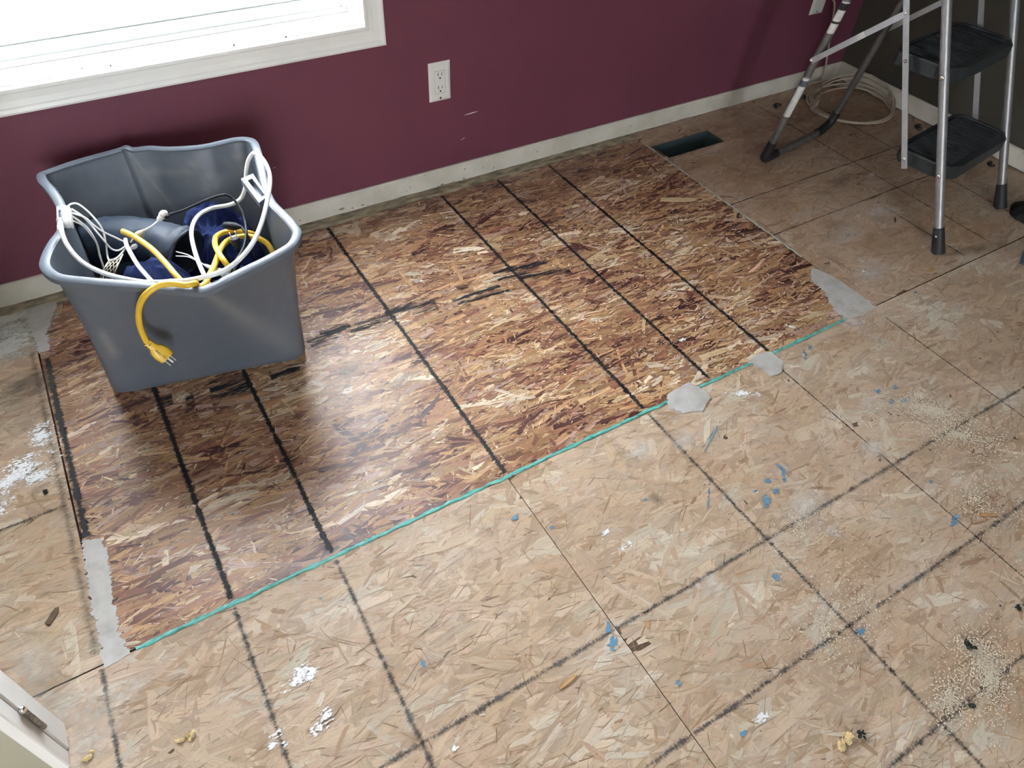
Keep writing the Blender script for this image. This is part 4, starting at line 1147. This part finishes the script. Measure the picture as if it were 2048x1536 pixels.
# rear U frame
RN, RS = .668, .180
rw0, rw1 = -.004, .400
def rear_n(z_): return RN - RS * z_
U = [LP(rw0, rear_n(.80), .80), LP(rw0, rear_n(.40), .40), LP(rw0, rear_n(.09), .09), LP(rw0 + .004, rear_n(.035), .030), LP(rw0 + .04, rear_n(.014), .014), LP(rw0 + .12, rear_n(.0135), .0135), LP(rw1 - .12, rear_n(.0135), .0135), LP(rw1 - .05, rear_n(.0135), .015), LP(rw1 - .008, rear_n(.04), .040), LP(rw1, rear_n(.10), .10), LP(rw1, rear_n(.4), .4), LP(rw1, rear_n(.80), .80)]
rf = MB().tube(spline(U, 8), .0125, 16).build('rear_frame', M['alu_dull'], lad, True)
def sleeve_foot(P, rs): MB().tube(P, rs, 16).build('foot', M['rubber'], rf, 60)
# big pointed rubber boots over the bends
sleeve_foot(spline([LP(rw0, rear_n(.085), .085), LP(rw0, rear_n(.045), .045), LP(rw0 + .003, rear_n(.022), .022), LP(rw0 + .030, rear_n(.0155), .0155), LP(rw0 + .075, rear_n(.0148), .0148)], 5), [.0150 + .002 * math.sin(i / 20 * math.pi) for i in range(21)])
sleeve_foot(spline([LP(rw1 - .075, rear_n(.0148), .0148), LP(rw1 - .045, rear_n(.015), .0165), LP(rw1 - .008, rear_n(.04), .0405), LP(rw1, rear_n(.08), .08)], 5), [.0148 + .001 * math.sin(i / 15 * math.pi) for i in range(16)])
# stickers on the rear tube
def sticker(z_a, z_b, mat=M['sticker'], r=.0128):
    Vb = []; Fb = []; nb = 8
    for z_ in (z_a, z_b):
        c_ = LP(rw0, rear_n(z_), z_)
        for k in range(nb + 1):
            a = math.radians(150 + 120 * k / nb)
            Vb.append(c_ + w_ax * (math.cos(a) * r) + n_ax * (math.sin(a) * r))
    for k in range(nb): Fb.append((k, k + 1, nb + 2 + k, nb + 1 + k))
    MB().add(Vb, Fb).build('sticker', mat, rf)
sticker(.475, .57); sticker(.19, .33); sticker(.30, .32, M['bluegrey'], .0130)
sticker(.545, .565, M['dark'], .0130); sticker(.505, .512, M['dark'], .0130)
# steps
def step(zt, n0, n1, zth=.042):
    w0, w1 = .016, LW - .016
    P = [(w0, n0 + .05), (w0 + .012, n0 + .012), (w0 + .05, n0 - .010), (w1 - .05, n0 - .010), (w1 - .012, n0 + .012), (w1, n0 + .05), (w1, n1 - .02), (w1 - .03, n1), (w0 + .03, n1), (w0, n1 - .02)]
    Vb = []; Fb = []; nb = len(P); cw, cn = sum(q[0] for q in P) / nb, sum(q[1] for q in P) / nb
    for k_, z_ in ((.985, zt - zth), (1.0, zt - zth + .004), (1.0, zt - .004), (.985, zt), (.93, zt), (.92, zt - .003)):
        for q in P: Vb.append(LP(cw + (q[0] - cw) * k_, cn + (q[1] - cn) * k_, z_))
    for i in range(5):
        for k in range(nb):
            l = (k + 1) % nb; Fb.append((i * nb + k, i * nb + l, i * nb + nb + l, i * nb + nb + k))
    Fb.append(tuple(range(nb - 1, -1, -1))); Fb.append(tuple(5 * nb + k for k in range(nb)))
    o = MB().add(Vb, Fb).build('step', M['tread'], lad)
    mm = MB(); i = 0                                           # raised tread ribs
    x_ = w0 + .03
    while x_ < w1 - .03:
        mm.bar(LP(x_, n0 + .018, zt - .0022), LP(x_, n1 - .018, zt - .0022), .004, .003, (0, 0, 1)); x_ += .012
    mm.build('tread_ribs', M['tread'], o)
    return o
step(.238, .085, .262); step(.488, .200, .388); step(.738, .315, .545)
# flat linkage bars and braces
for w_, nm in ((-.0155, 0), (LW + .0155, 1)):
    sd = w_ax
    o = MB().bar(LP(w_, .200, .200), LP(w_, .200 + .457 * .53, .73), .017, .0025, sd).build('link_bar', M['alu_flat'], lad)
    for z_ in (.226, .479, .592): MB().dome(LP(w_, .212 + .457 * (z_ - .226), z_) + w_ax * (-.002 if nm == 0 else .002), -w_ax if nm == 0 else w_ax, .0052, .0028).build('rivet', M['rivet'] if z_ != .479 else M['steel'], o, True)
    w2 = -.0185 if nm == 0 else LW - .012
    o = MB().bar(LP(w2, .604, .385), LP(w2, .374, .597), .017, .0025, sd).build('brace', M['alu_flat'], lad)
    MB().dome(LP(w2 - .004, .604, .388), -w_ax, .0058, .004).build('rivet', M['rivet'], o, True)
MB().bar(LP(-.0200, .487, .493), LP(-.0200, .470, .509), .0172, .0005, w_ax).build('sticker', M['sticker'], lad)
for z_ in (.22, .471):
    MB().dome(LP(-.012, leg_n(z_), z_), -w_ax - n_ax * .25, .0068, .0045).build('rivet', M['rivet'], lad, True)
    MB().dome(LP(LW + .012, leg_n(z_), z_), w_ax, .0068, .0045).build('rivet', M['rivet'], lad, True)

# ---- cream cable: coil on the floor, tail up to the wall plate
P_ = []
cc = at(1716, 214, .012); turns = 5
up = [Vector((2.566, YB - .008, .352)), Vector((2.60, YB - .03, .353)), Vector((2.622, YB - .035, .325)), on_y(1663, 55, YB - .035), on_y(1655, 110, YB - .03), on_y(1646, 160, YB - .04)]
ang0 = math.radians(165)
NP = turns * 20
for i in range(NP + 1):
    tt = i / NP; a = ang0 + tt * turns * 2 * math.pi
    r_ = .163 + .012 * math.sin(tt * 9.7) + .008 * math.cos(tt * 17)
    cx_ = cc.x - .012 + .012 * math.sin(tt * 7); cy_ = cc.y + .03 + .014 * math.cos(tt * 5.3)
    lift = max(0, math.cos(a - math.radians(20)))
    z_ = .006 + .004 * (tt * turns) * .8 + lift ** 2 * (.012 + .012 * math.sin(tt * 11 + 1)) + (.045 * lift if 0.02 < tt < .42 else 0)
    P_.append(Vector((cx_ + r_ * math.cos(a) * .98, cy_ + r_ * math.sin(a) * .92, z_)))
P_ = [p_ for p_ in P_]
for p_ in P_:
    p_.x = min(p_.x, XR - .016); p_.y = min(p_.y, YB - .02)
cable = spline(up + [at(1636, 205, .06)] + P_, 5)
tag(MB().tube(cable, .0033, 10).build('coiled_cable', M['coax'], None, True, origin=(cc.x, cc.y, 0)), 'coil of cream cable on the floor in the corner running up the wall', 'cable')

# ---- things at the right edge of the view
p_ = at(2040, 432); o = crumple('black_rag', (p_.x + .035, p_.y - .005, 0), .075, .055, .026, .3, M['rag'], 'crumpled black rag on the floor beside the stepladder foot', 'rag', 3.1, .006, 32, .002)
p_ = at(2036, 522); q_ = Vector((p_.x + .075, p_.y - .02, 0))
mg = tag(empty('metal_plate', (q_.x, q_.y, 0)), 'blue-grey flat metal plate lying on the floor near the stepladder', 'metal plate')
mt = Matrix.Translation((q_.x, q_.y, 0)) @ Matrix.Rotation(math.radians(24), 4, 'Z')
MB().bevel_box(-.075, .075, -.045, .045, .0005, .0065, .002, mt).build('plate', M['bluegrey'], mg)
for k in range(5): MB().box(-.05, .05, -.03 + k * .014, -.026 + k * .014, .0064, .0075, mt).build('rib', M['bluegrey'], mg)

# ---- loose bits on the floor
def crumb(name, u, v, size, mat, label, cat, seed, squash=.7, group=None):
    c = at(u, v); rr_ = random.Random(seed); m = MB()
    for q in range(7 if size > .007 else 3):
        L = size * rr_.uniform(.5, 1.1); W = L * rr_.uniform(.35, .8); H = size * squash * rr_.uniform(.25, .9)
        ox, oy = rr_.gauss(0, size * .42), rr_.gauss(0, size * .34); a = rr_.uniform(0, 6.28); z_ = rr_.uniform(0, size * squash * .5)
        k = rr_.randint(5, 7); rings = []
        for lv, sc_ in ((0, .75), (.45, 1.0), (1, rr_.uniform(.2, .6))):
            for i_ in range(k):
                t_ = 2 * math.pi * i_ / k; e = sc_ * rr_.uniform(.7, 1.2)
                x, y = math.cos(t_) * L * .6 * e, math.sin(t_) * W * .6 * e
                rings.append((c.x + ox + x * math.cos(a) - y * math.sin(a), c.y + oy + x * math.sin(a) + y * math.cos(a), max(.0002, z_ * (q > 1) + lv * H * rr_.uniform(.8, 1.2))))
        F = [tuple(range(k - 1, -1, -1)), tuple(range(2 * k, 3 * k))]
        for r_ in range(2):
            for i_ in range(k): F.append((r_ * k + i_, r_ * k + (i_ + 1) % k, r_ * k + k + (i_ + 1) % k, r_ * k + k + i_))
        m.add(rings, F)
    return tag(m.build(name, mat, None, False, origin=(c.x, c.y, 0)), label, cat, group)
for i, (u, v, s, lb) in enumerate([(1938, 1292, .013, 'largest dark crumb of dirt lying in the sawdust'), (1722, 1468, .010, 'dark crumb of dirt beside the yellow foam crumb'), (2036, 1212, .010, 'dark crumb of dirt next to a small olive fleck'), (2000, 1213, .004, 'small olive fleck next to a dark crumb'), (90, 985, .008, 'dark brown crumb on the stained panel beside white paint'),
                                   (1779, 829, .006, 'dark speck near the blue paint drops'), (1795, 832, .004, 'smaller dark speck near the blue paint drops'), (1860, 900, .004, 'dark speck in the sawdust by the printed line'), (2030, 878, .006, 'dark speck at the far end of the sawdust'), (1960, 718, .004, 'tiny dark speck on the pale panel past the sawdust')]):
    crumb('dirt_crumb', u, v, s, M['debris'], lb, 'dirt crumb', i * 3.3)
for i, (u, v, s, lb) in enumerate([(1690, 1480, .017, 'broken yellow foam crumb beside a dark crumb of dirt'), (373, 1478, .013, 'yellow foam crumb on the panel between two printed lines'), (175, 1516, .012, 'yellow foam crumb next to the white door jamb')]):
    crumb('foam_crumb', u, v, s, M['foam'], lb, 'foam crumb', 20 + i * 2.7, .5)
# black cable clips in the corner
def clip(u, v, s, rot, lb):
    c = at(u, v); mt = Matrix.Translation((c.x, c.y, 0)) @ Matrix.Rotation(rot, 4, 'Z')
    m = MB(); arc = [mt @ Vector((math.cos(a) * s, math.sin(a) * s, .006)) for a in np.linspace(-.3, 3.6, 9)]
    m.tube(arc, .0055, 7)
    tag(m.build('cable_clip', M['rubber'], None, True, origin=(c.x, c.y, 0)), lb, 'cable clip', 'black clips scattered in the corner')
for (u, v, s, r, lb) in [(1670, 172, .014, .4, 'black plastic clip beside the cable coil near the corner'), (1610, 197, .010, 1.2, 'small black clip between the baseboard and the ladder tube'), (1555, 215, .015, .2, 'black plastic clip between the duct opening and the coil'), (1839, 257, .016, .6, 'black plastic clip next to the lower ladder step'), (1785, 204, .010, 2, 'black clip lying within the cable coil by the wall'), (1982, 331, .012, .9, 'black clip against the baseboard behind the far ladder foot')]:
    clip(u, v, s, r, lb)
def splinter(u, v, L, W, T, rot, mat, lb):
    c = at(u, v); mt = Matrix.Translation((c.x, c.y, .0006)) @ Matrix.Rotation(math.radians(rot), 4, 'Z')
    P = [(-L / 2, -W * .35), (-L * .2, -W / 2), (L * .3, -W * .45), (L / 2, -W * .1), (L * .42, W * .4), (0, W / 2), (-L * .46, W * .42)]
    tag(MB().prism(P, 0, T, mt).build('wood_splinter', mat, None, False, origin=(c.x, c.y, 0)), lb, 'splinter')
for a in [(1136, 1364, .040, .006, .002, 8, M['chip'], 'orange wood splinter lying on the pale panel'), (1296, 1250, .018, .004, .002, 50, M['chip'], 'short orange splinter beside the crossing printed line'), (1357, 400, .125, .024, .0015, -28, M['chip_pale'], 'long pale wood shaving on the fresh panel near its corner edge'),
          (1592, 413, .055, .008, .003, 58, M['chip'], 'brown splinter on the dusty corner panel'), (1790, 440, .03, .005, .002, 40, M['core'], 'small dark splinter beside the near ladder leg'), (106, 1232, .035, .012, .001, 50, M['core'], 'brown bark shaving on the stained panel by the putty'), (1862, 540, .03, .010, .001, -5, M['chip'], 'flat tan chip on the corner panel before the ladder foot'),
          (1944, 1412, .014, .009, .001, -20, M['debris'], 'flat olive chip near the crossing of two printed lines'), (1976, 1030, .045, .006, .002, -30, M['chip'], 'tan splinter lying on the printed line at the panel edge'), (300 + 270, 1395, .0, .0, .0, 0, None, None)]:
    if a[-1]: splinter(*a)
# sawdust: too fine to count
V = []; F = []
def dust(u, v, rx, ry, rot, n, smin=.0006, smax=.0018):
    c = at(u, v)
    for _ in range(n):
        r_ = abs(random.gauss(0, .5)); a = random.uniform(0, 6.283); x, y = r_ * math.cos(a) * rx, r_ * math.sin(a) * ry
        px_, py_ = c.x + x * math.cos(rot) - y * math.sin(rot), c.y + x * math.sin(rot) + y * math.cos(rot)
        s = random.uniform(smin, smax); l = s * random.uniform(.8, 2.2); o_ = random.uniform(0, 6.283); z_ = random.uniform(.0003, .0012)
        ca, sa = math.cos(o_) * l, math.sin(o_) * l; cb, sb = -math.sin(o_) * s * .6, math.cos(o_) * s * .6; b_ = len(V)
        V.extend([(px_ - ca, py_ - sa, z_), (px_ + cb, py_ + sb, z_), (px_ + ca, py_ + sa, z_), (px_ - cb, py_ - sb, z_), (px_, py_, z_ + s * .8)])
        F.extend([(b_, b_ + 3, b_ + 4), (b_ + 3, b_ + 2, b_ + 4), (b_ + 2, b_ + 1, b_ + 4), (b_ + 1, b_, b_ + 4)])
for a in [(1860, 820, .13, .05, -.75, 3600), (1920, 870, .16, .07, -.75, 2200), (1840, 790, .05, .03, 0, 700), (1950, 1300, .05, .05, 0, 900), (1980, 1350, .11, .05, .5, 2200), (1900, 1400, .08, .04, .4, 1000), (1650, 1260, .2, .15, 0, 900), (1950, 1000, .25, .25, 0, 1200), (1600, 1050, .12, .08, 0, 600),
          (1720, 1200, .2, .2, 0, 700), (1500, 480, .02, .25, .0, 250), (1720, 140, .12, .03, -.3, 900), (1280, 700, .8, .6, 0, 900), (1720, 620, .15, .15, 0, 400)]:
    dust(*a)
tag(MB().add(V, F).build('sawdust', M['sawdust']), 'pale sawdust scattered over the worn panels', 'sawdust', kind='stuff')
